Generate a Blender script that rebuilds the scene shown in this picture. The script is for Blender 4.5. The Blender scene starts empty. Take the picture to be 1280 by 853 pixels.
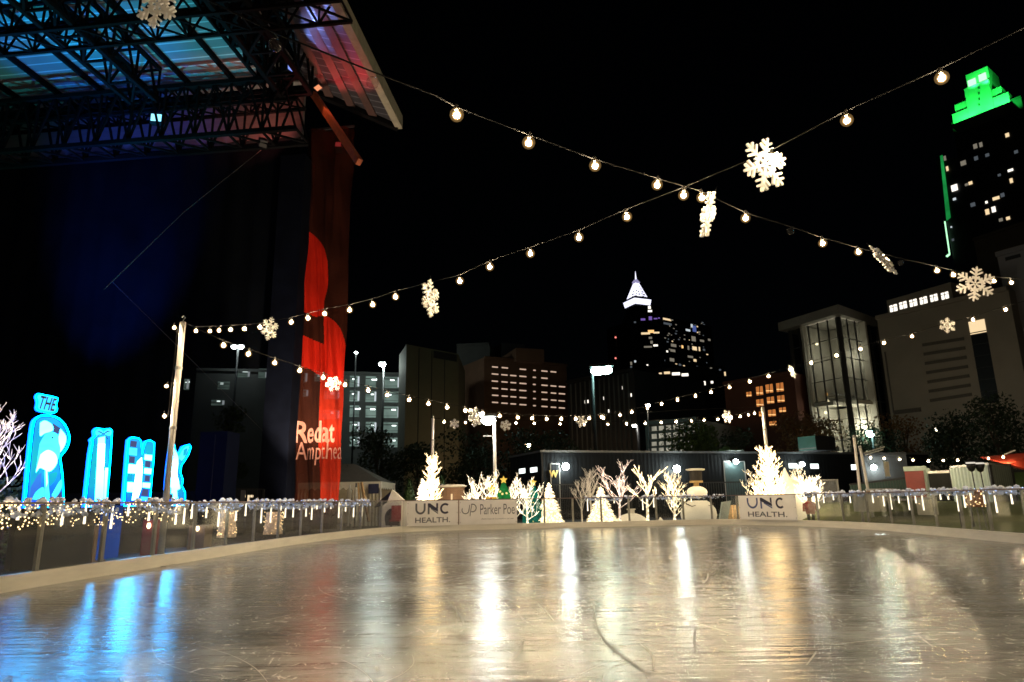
import bpy, bmesh, math, random
from mathutils import Vector, Matrix, Euler
rnd = random.Random(7)
S = bpy.context.scene
C = S.collection
R = math.radians
PI = math.pi

# ------------------------------------------------------------------ camera
F = 853.3; PITCH = R(13.2); ROLL = R(0.95); EYE = 1.1
def ray(px, py):
    x = (px-640)/F; y = -(py-426.5)/F
    c, s = math.cos(ROLL), math.sin(ROLL)
    xr = x*c + y*s; yr = -x*s + y*c
    return Vector((xr, math.cos(PITCH) - yr*math.sin(PITCH), math.sin(PITCH) + yr*math.cos(PITCH)))
def G(px, py, z=0.0):
    d = ray(px, py); t = (z-EYE)/d.z
    return Vector((d.x*t, d.y*t, z))
def D(px, py, Y):
    d = ray(px, py); t = Y/d.y
    return Vector((d.x*t, Y, EYE + d.z*t))
def slope(px, py):
    d = ray(px, py); return d.z/d.y
cd = bpy.data.cameras.new('camera'); cam = bpy.data.objects.new('camera', cd); C.objects.link(cam)
cd.sensor_width = 36; cd.lens = 24.0; cd.clip_end = 3000; cd.clip_start = .05
fw = Vector((0, math.cos(PITCH), math.sin(PITCH))); up0 = Vector((0, -math.sin(PITCH), math.cos(PITCH))); rt0 = Vector((1, 0, 0))
# image axes expressed so that ray() above is the exact inverse
rt = rt0*math.cos(ROLL) - up0*math.sin(ROLL); up = rt0*math.sin(ROLL) + up0*math.cos(ROLL)
M = Matrix((rt, up, -fw)).transposed().to_4x4(); M.translation = Vector((0, 0, EYE)); cam.matrix_world = M
S.camera = cam

# ------------------------------------------------------------------ objects
ORG = {}
def org(o):
    while o.parent is not None: o = o.parent
    return ORG.get(o.name, Vector((0, 0, 0)))
def tag(o, label=None, cat=None, group=None, kind=None):
    if label: o['label'] = label
    if cat: o['category'] = cat
    if group: o['group'] = group
    if kind: o['kind'] = kind
    return o
def T(name, label, cat, loc=(0, 0, 0), group=None):
    o = bpy.data.objects.new(name, None); C.objects.link(o); o.location = loc; o.empty_display_size = .2
    ORG[o.name] = Vector(loc)
    return tag(o, label, cat, group)
def kids(o): return [c for c in list(bpy.data.objects) if c.parent == o]
CH = {}
def dup(root, loc, rot=(0, 0, 0), sc=1.0, label=None, group=None):
    def cp(o, par):
        c = o.copy(); C.objects.link(c)
        if par is not None: c.parent = par
        for k in CH.get(o.name, []): cp(k, c)
        return c
    r = cp(root, None)
    r.location = loc; r.rotation_euler = rot
    r.scale = sc if not isinstance(sc, (int, float)) else (sc,)*3
    if label: r['label'] = label
    if group: r['group'] = group
    return r

class MB:
    """collects geometry (world or local coordinates) for ONE mesh object"""
    def __init__(s): s.v = []; s.f = []; s.m = []
    def add(s, vs, fs, mi=0):
        b = len(s.v); s.v += [tuple(v) for v in vs]; s.f += [tuple(b+i for i in f) for f in fs]; s.m += [mi]*len(fs)
        return s
    def box(s, c, d, rz=0.0, mi=0, ax=None):
        c = Vector(c); hx, hy, hz = d[0]/2, d[1]/2, d[2]/2
        if ax is None: ax = (Vector((math.cos(rz), math.sin(rz), 0)), Vector((-math.sin(rz), math.cos(rz), 0)), Vector((0, 0, 1)))
        vs = [c + ax[0]*(hx*a) + ax[1]*(hy*b) + ax[2]*(hz*e) for e in (-1, 1) for a, b in ((-1, -1), (1, -1), (1, 1), (-1, 1))]
        return s.add(vs, [(3, 2, 1, 0), (4, 5, 6, 7), (0, 1, 5, 4), (1, 2, 6, 5), (2, 3, 7, 6), (3, 0, 4, 7)], mi)
    def bar(s, a, b, w, h=None, mi=0):
        a = Vector(a); b = Vector(b); h = h or w; d = b-a; L = d.length
        if L < 1e-6: return s
        d.normalize(); u = d.cross(Vector((0, 0, 1)))
        if u.length < 1e-3: u = Vector((1, 0, 0))
        u.normalize(); n = u.cross(d).normalized()
        return s.box((a+b)/2, (L, w, h), ax=(d, u, n), mi=mi)
    def tube(s, pts, r, seg=6, mi=0, caps=True):
        pts = [Vector(p) for p in pts]; n = len(pts); rs = r if isinstance(r, (list, tuple)) else [r]*n
        vs = []; fs = []; u = None
        for i, p in enumerate(pts):
            d = (pts[min(i+1, n-1)] - pts[max(i-1, 0)])
            if d.length < 1e-9: d = Vector((0, 0, 1))
            d.normalize()
            if u is None:
                u = d.cross(Vector((0, 0, 1)))
                if u.length < 1e-3: u = Vector((1, 0, 0))
            u = (u - d*u.dot(d));
            if u.length < 1e-4: u = d.orthogonal()
            u.normalize(); w = d.cross(u)
            for k in range(seg):
                a = 2*PI*k/seg; vs.append(p + (u*math.cos(a) + w*math.sin(a))*rs[i])
        for i in range(n-1):
            for k in range(seg):
                k2 = (k+1) % seg; fs.append((i*seg+k, i*seg+k2, (i+1)*seg+k2, (i+1)*seg+k))
        if caps: fs.append(tuple(range(seg))[::-1]); fs.append(tuple((n-1)*seg+k for k in range(seg)))
        return s.add(vs, fs, mi)
    def lathe(s, c, prof, seg=16, mi=0, sx=1.0, sy=1.0):
        c = Vector(c); vs = []; fs = []
        for r, z in prof:
            for k in range(seg):
                a = 2*PI*k/seg; vs.append(c + Vector((r*sx*math.cos(a), r*sy*math.sin(a), z)))
        for i in range(len(prof)-1):
            for k in range(seg):
                k2 = (k+1) % seg; fs.append((i*seg+k, i*seg+k2, (i+1)*seg+k2, (i+1)*seg+k))
        fs.append(tuple(range(seg))[::-1]); fs.append(tuple((len(prof)-1)*seg+k for k in range(seg)))
        return s.add(vs, fs, mi)
    def ball(s, c, r, seg=10, rings=6, mi=0, sc=(1, 1, 1)):
        prof = [(r*math.sin(PI*i/rings) if 0 < i < rings else r*.02, -r*math.cos(PI*i/rings)*sc[2]) for i in range(rings+1)]
        return s.lathe(c, prof, seg, mi, sc[0], sc[1])
    def blob(s, c, r, sc=(1, 1, 1), jit=.25, rg=rnd):
        b = len(s.v); s.ball(c, r, 7, 4, sc=sc); c = Vector(c)
        for i in range(b, len(s.v)):
            p = Vector(s.v[i]); s.v[i] = tuple(c + (p-c)*(1+rg.uniform(-jit, jit)))
        return s
    def prism(s, poly, n, th, mi=0):
        """poly: 3D points in a plane, extruded BACK along -n by th (front face on the points)"""
        poly = [Vector(p) for p in poly]; n = Vector(n).normalized(); k = len(poly)
        a = Vector((0, 0, 0))
        for i in range(k): a += poly[i].cross(poly[(i+1) % k])
        if a.dot(n) < 0: poly = poly[::-1]
        vs = poly + [p - n*th for p in poly]
        fs = [tuple(range(k)), tuple(range(2*k-1, k-1, -1))] + [(i, k+i, k+(i+1) % k, (i+1) % k) for i in range(k)]
        return s.add(vs, fs, mi)
    def quad(s, a, b, c, d, mi=0): return s.add([a, b, c, d], [(0, 1, 2, 3)], mi)
    def build(s, name, mat, parent=None, smooth=False, local=False, label=None):
        o0 = org(parent) if (parent is not None and not local) else Vector((0, 0, 0))
        me = bpy.data.meshes.new(name)
        me.from_pydata([(v[0]-o0.x, v[1]-o0.y, v[2]-o0.z) for v in s.v], [], s.f)
        for m in (mat if isinstance(mat, (list, tuple)) else [mat]): me.materials.append(m)
        if any(s.m): me.polygons.foreach_set('material_index', s.m)
        if smooth: me.polygons.foreach_set('use_smooth', [True]*len(me.polygons))
        me.update()
        o = bpy.data.objects.new(name, me); C.objects.link(o)
        if parent is not None: o.parent = parent; CH.setdefault(parent.name, []).append(o)
        if label: o['label'] = label
        return o
def child(o, par): o.parent = par; CH.setdefault(par.name, []).append(o); return o
def struct(name, mb, mat, smooth=False):
    o = mb.build(name, mat, None, smooth); o['kind'] = 'structure'; return o

def textmesh(txt, size, ext=.006, bold=0.0, spacing=1.0, sx=1.0, align='CENTER'):
    cu = bpy.data.curves.new('lettering', 'FONT'); cu.body = txt; cu.size = size; cu.extrude = ext; cu.offset = bold
    cu.align_x = align; cu.align_y = 'CENTER'; cu.space_character = spacing; cu.resolution_u = 4
    o = bpy.data.objects.new('lettering', cu); C.objects.link(o)
    dg = bpy.context.evaluated_depsgraph_get(); dg.update()
    me = bpy.data.meshes.new_from_object(o.evaluated_get(dg))
    bpy.data.objects.remove(o); bpy.data.curves.remove(cu)
    for v in me.vertices: v.co.x *= sx
    return me
def text(txt, c, u, n, size, mat, parent, width=None, height=None, name='lettering', **kw):
    """lettering centred on c, running along u, facing n, fitted to width / height (metres)"""
    me = textmesh(txt, size, **kw); u = Vector(u).normalized(); n = Vector(n).normalized(); w = n.cross(u)
    xs = [v.co.x for v in me.vertices]; ys = [v.co.y for v in me.vertices]
    cx, cy = (max(xs)+min(xs))/2, (max(ys)+min(ys))/2
    fx = width/(max(xs)-min(xs)) if width else 1; fy = height/(max(ys)-min(ys)) if height else fx
    c = Vector(c) - org(parent)
    for v in me.vertices:
        v.co = c + u*((v.co.x-cx)*fx) + w*((v.co.y-cy)*fy) + n*v.co.z
    me.materials.clear(); me.materials.append(mat)
    o = bpy.data.objects.new(name, me); C.objects.link(o); return child(o, parent)

class Fac:
    """a vertical plane in plan through a and b; P() puts a picture point on it"""
    def __init__(s, a, b):
        s.a = Vector((a[0], a[1], 0)); s.b = Vector((b[0], b[1], 0)); s.u = (s.b-s.a).normalized()
        s.n = Vector((s.u.y, -s.u.x, 0))
        if s.n.dot(-s.a) < 0: s.n = -s.n
    def P(s, px, py, off=0.0):
        d = ray(px, py); a = s.a + s.n*off
        e = Vector((0, 0, EYE)); t = (a - e).dot(s.n)/d.dot(s.n)
        return e + d*t
    def rect(s, x0, y0, x1, y1, off=0.0): return [s.P(x0, y1, off), s.P(x1, y1, off), s.P(x1, y0, off), s.P(x0, y0, off)]
    def wh(s, x0, y0, x1, y1, off=0.0):
        """true upright rectangle whose corners come from two picture points"""
        xm, ym = (x0+x1)/2, (y0+y1)/2; l, r = s.P(min(x0, x1), ym, off), s.P(max(x0, x1), ym, off); lo, hi = s.P(xm, max(y0, y1), off).z, s.P(xm, min(y0, y1), off).z
        return [Vector((l.x, l.y, lo)), Vector((r.x, r.y, lo)), Vector((r.x, r.y, hi)), Vector((l.x, l.y, hi))]
def facT(xl, yl, xr, yr, Y):
    """facade whose level top edge runs from picture point l (at depth Y) to r"""
    Y2 = Y*slope(xl, yl)/slope(xr, yr)
    A = D(xl, yl, Y); B = D(xr, yr, Y2); f = Fac(A, B); f.top = A.z; return f
def bodybox(f, depth, z0, z1, back=0.0):
    """building mass behind a facade"""
    A, B, n = f.a, f.b, -f.n*depth
    mb = MB(); p = [A - f.n*back, B - f.n*back, B + n, A + n]
    vs = [Vector((q.x, q.y, z0)) for q in p] + [Vector((q.x, q.y, z1)) for q in p]
    mb.add(vs, [(3, 2, 1, 0), (4, 5, 6, 7), (0, 1, 5, 4), (1, 2, 6, 5), (2, 3, 7, 6), (3, 0, 4, 7)])
    return mb
def catmull(pts, n=8):
    out = []; P = [Vector(p) for p in pts]
    for i in range(len(P)-1):
        p0, p1, p2, p3 = P[max(i-1, 0)], P[i], P[i+1], P[min(i+2, len(P)-1)]
        for k in range(n):
            t = k/n
            out.append(.5*((2*p1) + (p2-p0)*t + (2*p0-5*p1+4*p2-p3)*t*t + (3*p1-p0-3*p2+p3)*t**3))
    out.append(P[-1]); return out
def arclen(pts):
    L = [0.0]
    for a, b in zip(pts, pts[1:]): L.append(L[-1] + (b-a).length)
    return L
def at_len(pts, L, s):
    s = max(0, min(s, L[-1]))
    for i in range(len(L)-1):
        if L[i+1] >= s:
            t = (s-L[i])/max(1e-9, L[i+1]-L[i]); return pts[i].lerp(pts[i+1], t), (pts[i+1]-pts[i]).normalized()
    return pts[-1], (pts[-1]-pts[-2]).normalized()

# ------------------------------------------------------------------ materials
def nt(name):
    m = bpy.data.materials.new(name); m.use_nodes = True; t = m.node_tree
    return m, t, t.nodes['Principled BSDF'], t.nodes['Material Output']
def mat(name, col, rough=.6, metal=0.0, var=.25, scale=6.0, bump=0.0, bscale=40.0, spec=.5, stretch=(1, 1, 1), col2=None):
    m, t, b, o = nt(name); n = t.nodes; l = t.links
    tc = n.new('ShaderNodeTexCoord'); mp = n.new('ShaderNodeMapping'); mp.inputs['Scale'].default_value = stretch
    l.new(tc.outputs['Object'], mp.inputs['Vector'])
    no = n.new('ShaderNodeTexNoise'); no.inputs['Scale'].default_value = scale; no.inputs['Detail'].default_value = 6; no.inputs['Roughness'].default_value = .6
    l.new(mp.outputs['Vector'], no.inputs['Vector'])
    r = n.new('ShaderNodeValToRGB'); c2 = col2 or tuple(c*(1-var) for c in col)
    r.color_ramp.elements[0].position = .3; r.color_ramp.elements[1].position = .7
    r.color_ramp.elements[0].color = (*c2, 1); r.color_ramp.elements[1].color = (*col, 1)
    l.new(no.outputs['Fac'], r.inputs['Fac']); l.new(r.outputs['Color'], b.inputs['Base Color'])
    b.inputs['Roughness'].default_value = rough; b.inputs['Metallic'].default_value = metal; b.inputs['Specular IOR Level'].default_value = spec
    if bump:
        n2 = n.new('ShaderNodeTexNoise'); n2.inputs['Scale'].default_value = bscale; n2.inputs['Detail'].default_value = 4
        l.new(mp.outputs['Vector'], n2.inputs['Vector'])
        bp = n.new('ShaderNodeBump'); bp.inputs['Strength'].default_value = bump; bp.inputs['Distance'].default_value = .02
        l.new(n2.outputs['Fac'], bp.inputs['Height']); l.new(bp.outputs['Normal'], b.inputs['Normal'])
    return m
def emis(name, col, strength, sample=True, noise=0.0, nscale=8.0):
    m = bpy.data.materials.new(name); m.use_nodes = True; t = m.node_tree; n = t.nodes; l = t.links
    n.remove(n['Principled BSDF']); e = n.new('ShaderNodeEmission'); e.inputs['Color'].default_value = (*col, 1); e.inputs['Strength'].default_value = strength
    l.new(e.outputs[0], n['Material Output'].inputs[0])
    if noise:
        tc = n.new('ShaderNodeTexCoord'); no = n.new('ShaderNodeTexNoise'); no.inputs['Scale'].default_value = nscale; no.inputs['Detail'].default_value = 3
        l.new(tc.outputs['Object'], no.inputs['Vector']); mr = n.new('ShaderNodeMapRange')
        mr.inputs['From Min'].default_value = .3; mr.inputs['From Max'].default_value = .7
        mr.inputs['To Min'].default_value = strength*(1-noise); mr.inputs['To Max'].default_value = strength*(1+noise)
        l.new(no.outputs['Fac'], mr.inputs['Value']); l.new(mr.outputs[0], e.inputs['Strength'])
    if not sample: m.cycles.emission_sampling = 'NONE'
    return m
def emis_ramp(name, stops, strength, scale=1.2, axis='Z', lo=1.0, hi=3.2, warp=.35):
    """back-lit print: colours run along an axis (metres), broken up by noise"""
    m = bpy.data.materials.new(name); m.use_nodes = True; t = m.node_tree; n = t.nodes; l = t.links; n.remove(n['Principled BSDF'])
    e = n.new('ShaderNodeEmission'); e.inputs[1].default_value = strength; l.new(e.outputs[0], n['Material Output'].inputs[0])
    tc = n.new('ShaderNodeTexCoord'); sp = n.new('ShaderNodeSeparateXYZ'); l.new(tc.outputs['Object'], sp.inputs[0])
    no = n.new('ShaderNodeTexNoise'); no.inputs['Scale'].default_value = scale; no.inputs['Detail'].default_value = 3; no.inputs['Distortion'].default_value = 1.0; l.new(tc.outputs['Object'], no.inputs['Vector'])
    mr = n.new('ShaderNodeMapRange'); mr.inputs['From Min'].default_value = lo; mr.inputs['From Max'].default_value = hi; l.new(sp.outputs[axis], mr.inputs['Value'])
    ad = n.new('ShaderNodeMath'); ad.operation = 'MULTIPLY_ADD'; l.new(no.outputs['Fac'], ad.inputs[0]); ad.inputs[1].default_value = warp*2; l.new(mr.outputs[0], ad.inputs[2])
    sb = n.new('ShaderNodeMath'); sb.operation = 'SUBTRACT'; l.new(ad.outputs[0], sb.inputs[0]); sb.inputs[1].default_value = warp
    r = n.new('ShaderNodeValToRGB'); el = r.color_ramp.elements; el[0].position, el[0].color = stops[0][0], (*stops[0][1], 1); el[1].position, el[1].color = stops[-1][0], (*stops[-1][1], 1)
    for p, c in stops[1:-1]: x = el.new(p); x.color = (*c, 1)
    l.new(sb.outputs[0], r.inputs[0]); l.new(r.outputs[0], e.inputs[0]); return m
def glow(name, base, ecol, strength, rough=.6, nscale=14.0, lo=.3, hi=2.2):
    """something wrapped in tiny lamps: pale body + lamp-dot emission"""
    m, t, b, o = nt(name); n = t.nodes; l = t.links
    b.inputs['Base Color'].default_value = (*base, 1); b.inputs['Roughness'].default_value = rough
    tc = n.new('ShaderNodeTexCoord'); no = n.new('ShaderNodeTexVoronoi'); no.inputs['Scale'].default_value = nscale
    l.new(tc.outputs['Object'], no.inputs['Vector']); mr = n.new('ShaderNodeMapRange')
    mr.inputs['From Min'].default_value = .05; mr.inputs['From Max'].default_value = .55
    mr.inputs['To Min'].default_value = strength*hi; mr.inputs['To Max'].default_value = strength*lo
    l.new(no.outputs['Distance'], mr.inputs['Value']); b.inputs['Emission Color'].default_value = (*ecol, 1)
    l.new(mr.outputs[0], b.inputs['Emission Strength'])
    m.cycles.emission_sampling = 'NONE'
    return m
def veil(name, col, transp, rough=.8, var=.2, scale=3.0, ecol=None):
    """thin open-weave fabric or clear sheet: part of the light goes straight through"""
    m = mat(name, col, rough, var=var, scale=scale, spec=.04); t = m.node_tree; n = t.nodes; l = t.links
    tr = n.new('ShaderNodeBsdfTransparent'); mx = n.new('ShaderNodeMixShader'); mx.inputs[0].default_value = transp
    l.new(n['Principled BSDF'].outputs[0], mx.inputs[1]); l.new(tr.outputs[0], mx.inputs[2])
    l.new(mx.outputs[0], n['Material Output'].inputs[0]); return m
def acrylic(name, tint, refl=.9):
    m = bpy.data.materials.new(name); m.use_nodes = True; t = m.node_tree; n = t.nodes; l = t.links; n.remove(n['Principled BSDF'])
    tr = n.new('ShaderNodeBsdfTransparent'); tr.inputs[0].default_value = (*tint, 1)
    g = n.new('ShaderNodeBsdfGlossy'); g.inputs['Roughness'].default_value = .06; g.inputs['Color'].default_value = (refl,)*3+(1,)
    fr = n.new('ShaderNodeFresnel'); ge = n.new('ShaderNodeNewGeometry'); io = n.new('ShaderNodeMapRange'); io.inputs['To Min'].default_value = 1.49; io.inputs['To Max'].default_value = 1/1.49
    l.new(ge.outputs['Backfacing'], io.inputs['Value']); l.new(io.outputs[0], fr.inputs[0])   # the sheet never refracts, so both faces reflect like an outer face
    mx = n.new('ShaderNodeMixShader'); l.new(fr.outputs[0], mx.inputs[0]); l.new(tr.outputs[0], mx.inputs[1]); l.new(g.outputs[0], mx.inputs[2])
    df = n.new('ShaderNodeBsdfDiffuse'); df.inputs[0].default_value = (.5, .5, .5, 1)
    tc = n.new('ShaderNodeTexCoord'); no = n.new('ShaderNodeTexNoise'); no.inputs['Scale'].default_value = 5; no.inputs['Detail'].default_value = 6
    l.new(tc.outputs['Object'], no.inputs['Vector']); mr = n.new('ShaderNodeMapRange'); mr.inputs['To Min'].default_value = .0; mr.inputs['To Max'].default_value = .02
    l.new(no.outputs['Fac'], mr.inputs['Value']); m2 = n.new('ShaderNodeMixShader'); l.new(mr.outputs[0], m2.inputs[0])
    l.new(mx.outputs[0], m2.inputs[1]); l.new(df.outputs[0], m2.inputs[2])
    l.new(m2.outputs[0], n['Material Output'].inputs[0]); return m

WARM = (1.0, .76, .46); COOL = (.86, 1.0, .98); WWH = (1.0, .86, .64)
m_blackmetal = mat('black_metal', (.02, .021, .023), .5, .3)
m_darkmetal = mat('dark_steel', (.035, .037, .04), .5, .4)
m_galv = mat('galvanised_steel', (.42, .42, .41), .45, .5, scale=20)
m_whitepaint = mat('white_painted_pole', (.72, .69, .64), .5, scale=9, var=.15)
m_board = mat('rink_kickboard', (.80, .77, .68), .5, scale=3, var=.22, stretch=(.4, .4, 2))
m_rail = mat('rail_cap', (.12, .075, .07), .45, var=.3)
m_post = mat('barrier_post', (.45, .42, .36), .45, .2)
m_acr = acrylic('acrylic_sheet', (.80, .82, .83))
m_banner = mat('vinyl_banner', (.86, .84, .82), .45, scale=2.5, var=.10)
m_white = mat('white_plastic', (.82, .80, .77), .5, var=.06)
m_cable = mat('rubber_cable', (.008, .008, .008), .9, spec=.1)
m_navy = mat('navy_print', (.012, .014, .05), .5)
m_grey = mat('grey_print', (.10, .11, .13), .5)
m_blueprint = mat('blue_print', (.06, .09, .24), .5)
m_bulb = emis('bulb_filament', WARM, 2100.0)
m_socket = mat('bulb_socket', (.05, .045, .04), .5)
# ------------------------------------------------------------------ world: night sky, faint moonlight
W = bpy.data.worlds.new('World'); S.world = W; W.use_nodes = True
wn = W.node_tree.nodes; wl = W.node_tree.links
sky = wn.new('ShaderNodeTexSky'); sky.sky_type = 'NISHITA'; sky.sun_disc = False; sky.sun_elevation = R(38); sky.sun_rotation = R(215)
wl.new(sky.outputs[0], wn['Background'].inputs[0]); wn['Background'].inputs[1].default_value = .00012
ml = bpy.data.lights.new('moon', 'SUN'); ml.energy = .004; ml.angle = R(.5); ml.color = (.8, .88, 1.0)
mo = bpy.data.objects.new('moon', ml); C.objects.link(mo); mo.rotation_euler = (R(52), 0, R(215-180))
def lamp(name, kind, loc, power, col, parent=None, size=.1, to=None, angle=60, blend=.6):
    ld = bpy.data.lights.new(name, kind); ld.energy = power; ld.color = col
    if kind in ('POINT', 'SPOT'): ld.shadow_soft_size = size
    if kind == 'SPOT': ld.spot_size = R(angle); ld.spot_blend = blend
    o = bpy.data.objects.new(name, ld); C.objects.link(o); p = Vector(loc)
    if to is not None: o.rotation_euler = (Vector(to)-p).to_track_quat('-Z', 'Y').to_euler()
    if parent is not None: o.parent = parent; p = p - org(parent)
    o.location = p; return o

# ------------------------------------------------------------------ ground and ice
m_asph = mat('plaza_asphalt', (.042, .042, .044), .75, scale=.8, var=.4, bump=.3, bscale=60)
g = MB(); g.box((0, 400, -.3), (1400, 1000, .5)); struct('ground', g, m_asph)
m_lawn = mat('lawn_turf', (.17, .20, .055), .9, scale=1.2, var=.45, bump=.6, bscale=90)
def bank(y):
    k = max(0, min(1, (y-17.5)/9.5)); return -.046 + .80*k*k*(3-2*k)
g = MB(); rg = random.Random(3); nx, ny = 40, 34; vs = []; fs = []
for i in range(nx+1):
    for j in range(ny+1):
        y = 4 + 38*j/ny; x0 = 12.1 + (0 if y < 24 else (24-y)*.02); x = x0 + (60-x0)*(i/nx)**1.3; f = min(1, (x-x0)/1.6)
        vs.append((x, y, -.046 + (bank(y)+.046)*f + rg.uniform(0, .03)*f))
for i in range(nx):
    for j in range(ny): fs.append((i*(ny+1)+j, (i+1)*(ny+1)+j, (i+1)*(ny+1)+j+1, i*(ny+1)+j+1))
g.add(vs, fs); struct('lawn', g, m_lawn, True)

LEFT = [(-6.95, -5, 0), (-6.95, 2, 0), (-6.95, 9.7, 0), (-6.72, 13.3, 0), (-6.33, 19.1, 0), (-5.75, 23, 0), (-5.1, 25.7, 0), (-4.35, 27.3, 0)]
FAR = [(-4.35, 27.3, 0), (-3.4, 27.95, 0), (-2.2, 28.2, 0), (.1, 28.55, 0), (4.5, 29.25, 0), (7.9, 29.8, 0), (9.1, 29.5, 0)]
RIGHT = [(9.1, 29.5, 0), (10.05, 28.1, 0), (10.85, 26.6, 0), (11.5, 24.2, 0), (11.68, 22, 0), (11.45, 18.5, 0), (11.2, 15.5, 0), (11.2, 8, 0), (11.2, -5, 0)]
pL, pF, pR = catmull(LEFT, 8), catmull(FAR, 8), catmull(RIGHT, 8)

def ice_mat():
    m, t, b, o = nt('skated_ice'); n = t.nodes; l = t.links
    tc = n.new('ShaderNodeTexCoord')
    def noise(scale, det=6, st=(1, 1, 1), rough=.6, dist=0):
        mp = n.new('ShaderNodeMapping'); mp.inputs['Scale'].default_value = st; l.new(tc.outputs['Object'], mp.inputs['Vector'])
        x = n.new('ShaderNodeTexNoise'); x.inputs['Scale'].default_value = scale; x.inputs['Detail'].default_value = det; x.inputs['Roughness'].default_value = rough
        x.inputs['Distortion'].default_value = dist; l.new(mp.outputs[0], x.inputs['Vector']); return x.outputs['Fac']
    def ramp(src, stops):
        r = n.new('ShaderNodeValToRGB'); e = r.color_ramp.elements
        e[0].position, e[0].color = stops[0][0], (*stops[0][1], 1); e[1].position, e[1].color = stops[-1][0], (*stops[-1][1], 1)
        for p, c in stops[1:-1]: x = e.new(p); x.color = (*c, 1)
        l.new(src, r.inputs['Fac']); return r.outputs['Color']
    def mix(f, a, b_, mode='MIX'):
        x = n.new('ShaderNodeMix'); x.data_type = 'RGBA'; x.blend_type = mode
        if isinstance(f, float): x.inputs[0].default_value = f
        else: l.new(f, x.inputs[0])
        for s, v in ((6, a), (7, b_)):
            if isinstance(v, tuple): x.inputs[s].default_value = (*v, 1)
            else: l.new(v, x.inputs[s])
        return x.outputs[2]
    def math_(op, a, b_=None):
        x = n.new('ShaderNodeMath'); x.operation = op
        for s, v in ((0, a), (1, b_)):
            if v is None: continue
            if isinstance(v, (int, float)): x.inputs[s].default_value = v
            else: l.new(v, x.inputs[s])
        return x.outputs[0]
    big = noise(.55, 7, (.6, 1.3, 1)); mid = noise(3.2, 8, (1, 1, 1), .7); fine = noise(26, 6, (1, 1, 1), .7)
    # skate cuts: thin iso-lines of stretched, warped noise in several directions
    cuts = None
    for sc, st, w in ((1.1, (.25, 1.0, 1), .006), (1.6, (1.0, .3, 1), .006), (2.6, (.5, .8, 1), .010), (4.5, (.9, .45, 1), .012)):
        q = noise(sc, 1.5, st, .5, .6); a = math_('ABSOLUTE', math_('SUBTRACT', q, .5))
        mr = n.new('ShaderNodeMapRange'); mr.inputs['From Min'].default_value = 0; mr.inputs['From Max'].default_value = w; mr.inputs['To Min'].default_value = 1; mr.inputs['To Max'].default_value = 0
        l.new(a, mr.inputs['Value']); brk = ramp(noise(5+sc, 3), [(.5, (0, 0, 0)), (.62, (1, 1, 1))])
        c = math_('MULTIPLY', mr.outputs[0], brk); cuts = c if cuts is None else math_('MAXIMUM', cuts, c)
    colr = ramp(big, [(.30, (.118, .126, .132)), (.5, (.222, .236, .246)), (.72, (.358, .378, .392))])
    colr = mix(ramp(mid, [(.35, (.6,)*3), (.62, (0, 0, 0))]), colr, (.165, .166, .16))
    colr = mix(math_('MULTIPLY', cuts, .20), colr, (.86, .85, .82))
    l.new(colr, b.inputs['Base Color'])
    rr = ramp(math_('ADD', math_('MULTIPLY', big, .5), math_('MULTIPLY', mid, .5)), [(.36, (.075,)*3), (.64, (.24,)*3)])
    l.new(math_('ADD', rr, math_('MULTIPLY', cuts, .2)), b.inputs['Roughness'])
    b.inputs['IOR'].default_value = 1.31; b.inputs['Specular IOR Level'].default_value = .5
    h = math_('ADD', math_('MULTIPLY', mid, .30), math_('ADD', math_('MULTIPLY', fine, .11), math_('MULTIPLY', cuts, -.25)))
    wav = noise(3.0, 2, (.30, 3.0, 1)); h = math_('ADD', h, math_('MULTIPLY', wav, .8))
    bp = n.new('ShaderNodeBump'); bp.inputs['Strength'].default_value = .55; bp.inputs['Distance'].default_value = .02
    l.new(h, bp.inputs['Height']); l.new(bp.outputs[0], b.inputs['Normal'])
    return m
g = MB(); poly = [p for p in pL] + [p for p in pF[1:]] + [p for p in pR[1:]]
g.prism([Vector((p.x, p.y, 0)) for p in poly], (0, 0, 1), .045); ice = struct('ice', g, ice_mat())
# skate marks: hair-thin ribbons lying on the ice
m_scr = mat('skate_scratch_pale', (.52, .515, .50), .6); m_scrd = mat('skate_scratch_dark', (.11, .112, .11), .5)
def ribbon(mb, pts, w):
    pts = catmull(pts, 10); n = len(pts); vs = []
    for i in range(n):
        d = (pts[min(i+1, n-1)]-pts[max(i-1, 0)]).normalized(); s = Vector((-d.y, d.x, 0))*w*math.sin(PI*(i+.5)/(n))**.5/2; vs += [pts[i]+s, pts[i]-s]
    mb.add([(v.x, v.y, .0032) for v in vs], [(2*i, 2*i+1, 2*i+3, 2*i+2) for i in range(n-1)])
dk_ = MB()
for pts in ([(742, 757), (745, 782), (760, 806), (785, 826), (812, 846)], [(870, 783), (868, 800), (871, 818)], [(758, 808), (775, 809), (790, 807)], [(655, 800), (650, 815), (640, 826)], [(560, 752), (575, 770), (580, 782)]):
    ribbon(dk_, [G(x, y) for x, y in pts], .022)
dk_.build('skate_marks', m_scrd, ice)['kind'] = 'structure'
pl_ = MB(); dk2 = MB(); rg = random.Random(11)
for pts in ([(672, 755), (682, 764), (692, 776)], [(885, 717), (884, 724), (878, 730)], [(569, 758), (572, 772)], [(800, 805), (815, 820), (817, 838)], [(1008, 832), (1016, 822), (1020, 815)]):
    ribbon(pl_, [G(x, y) for x, y in pts], .014)
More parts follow.
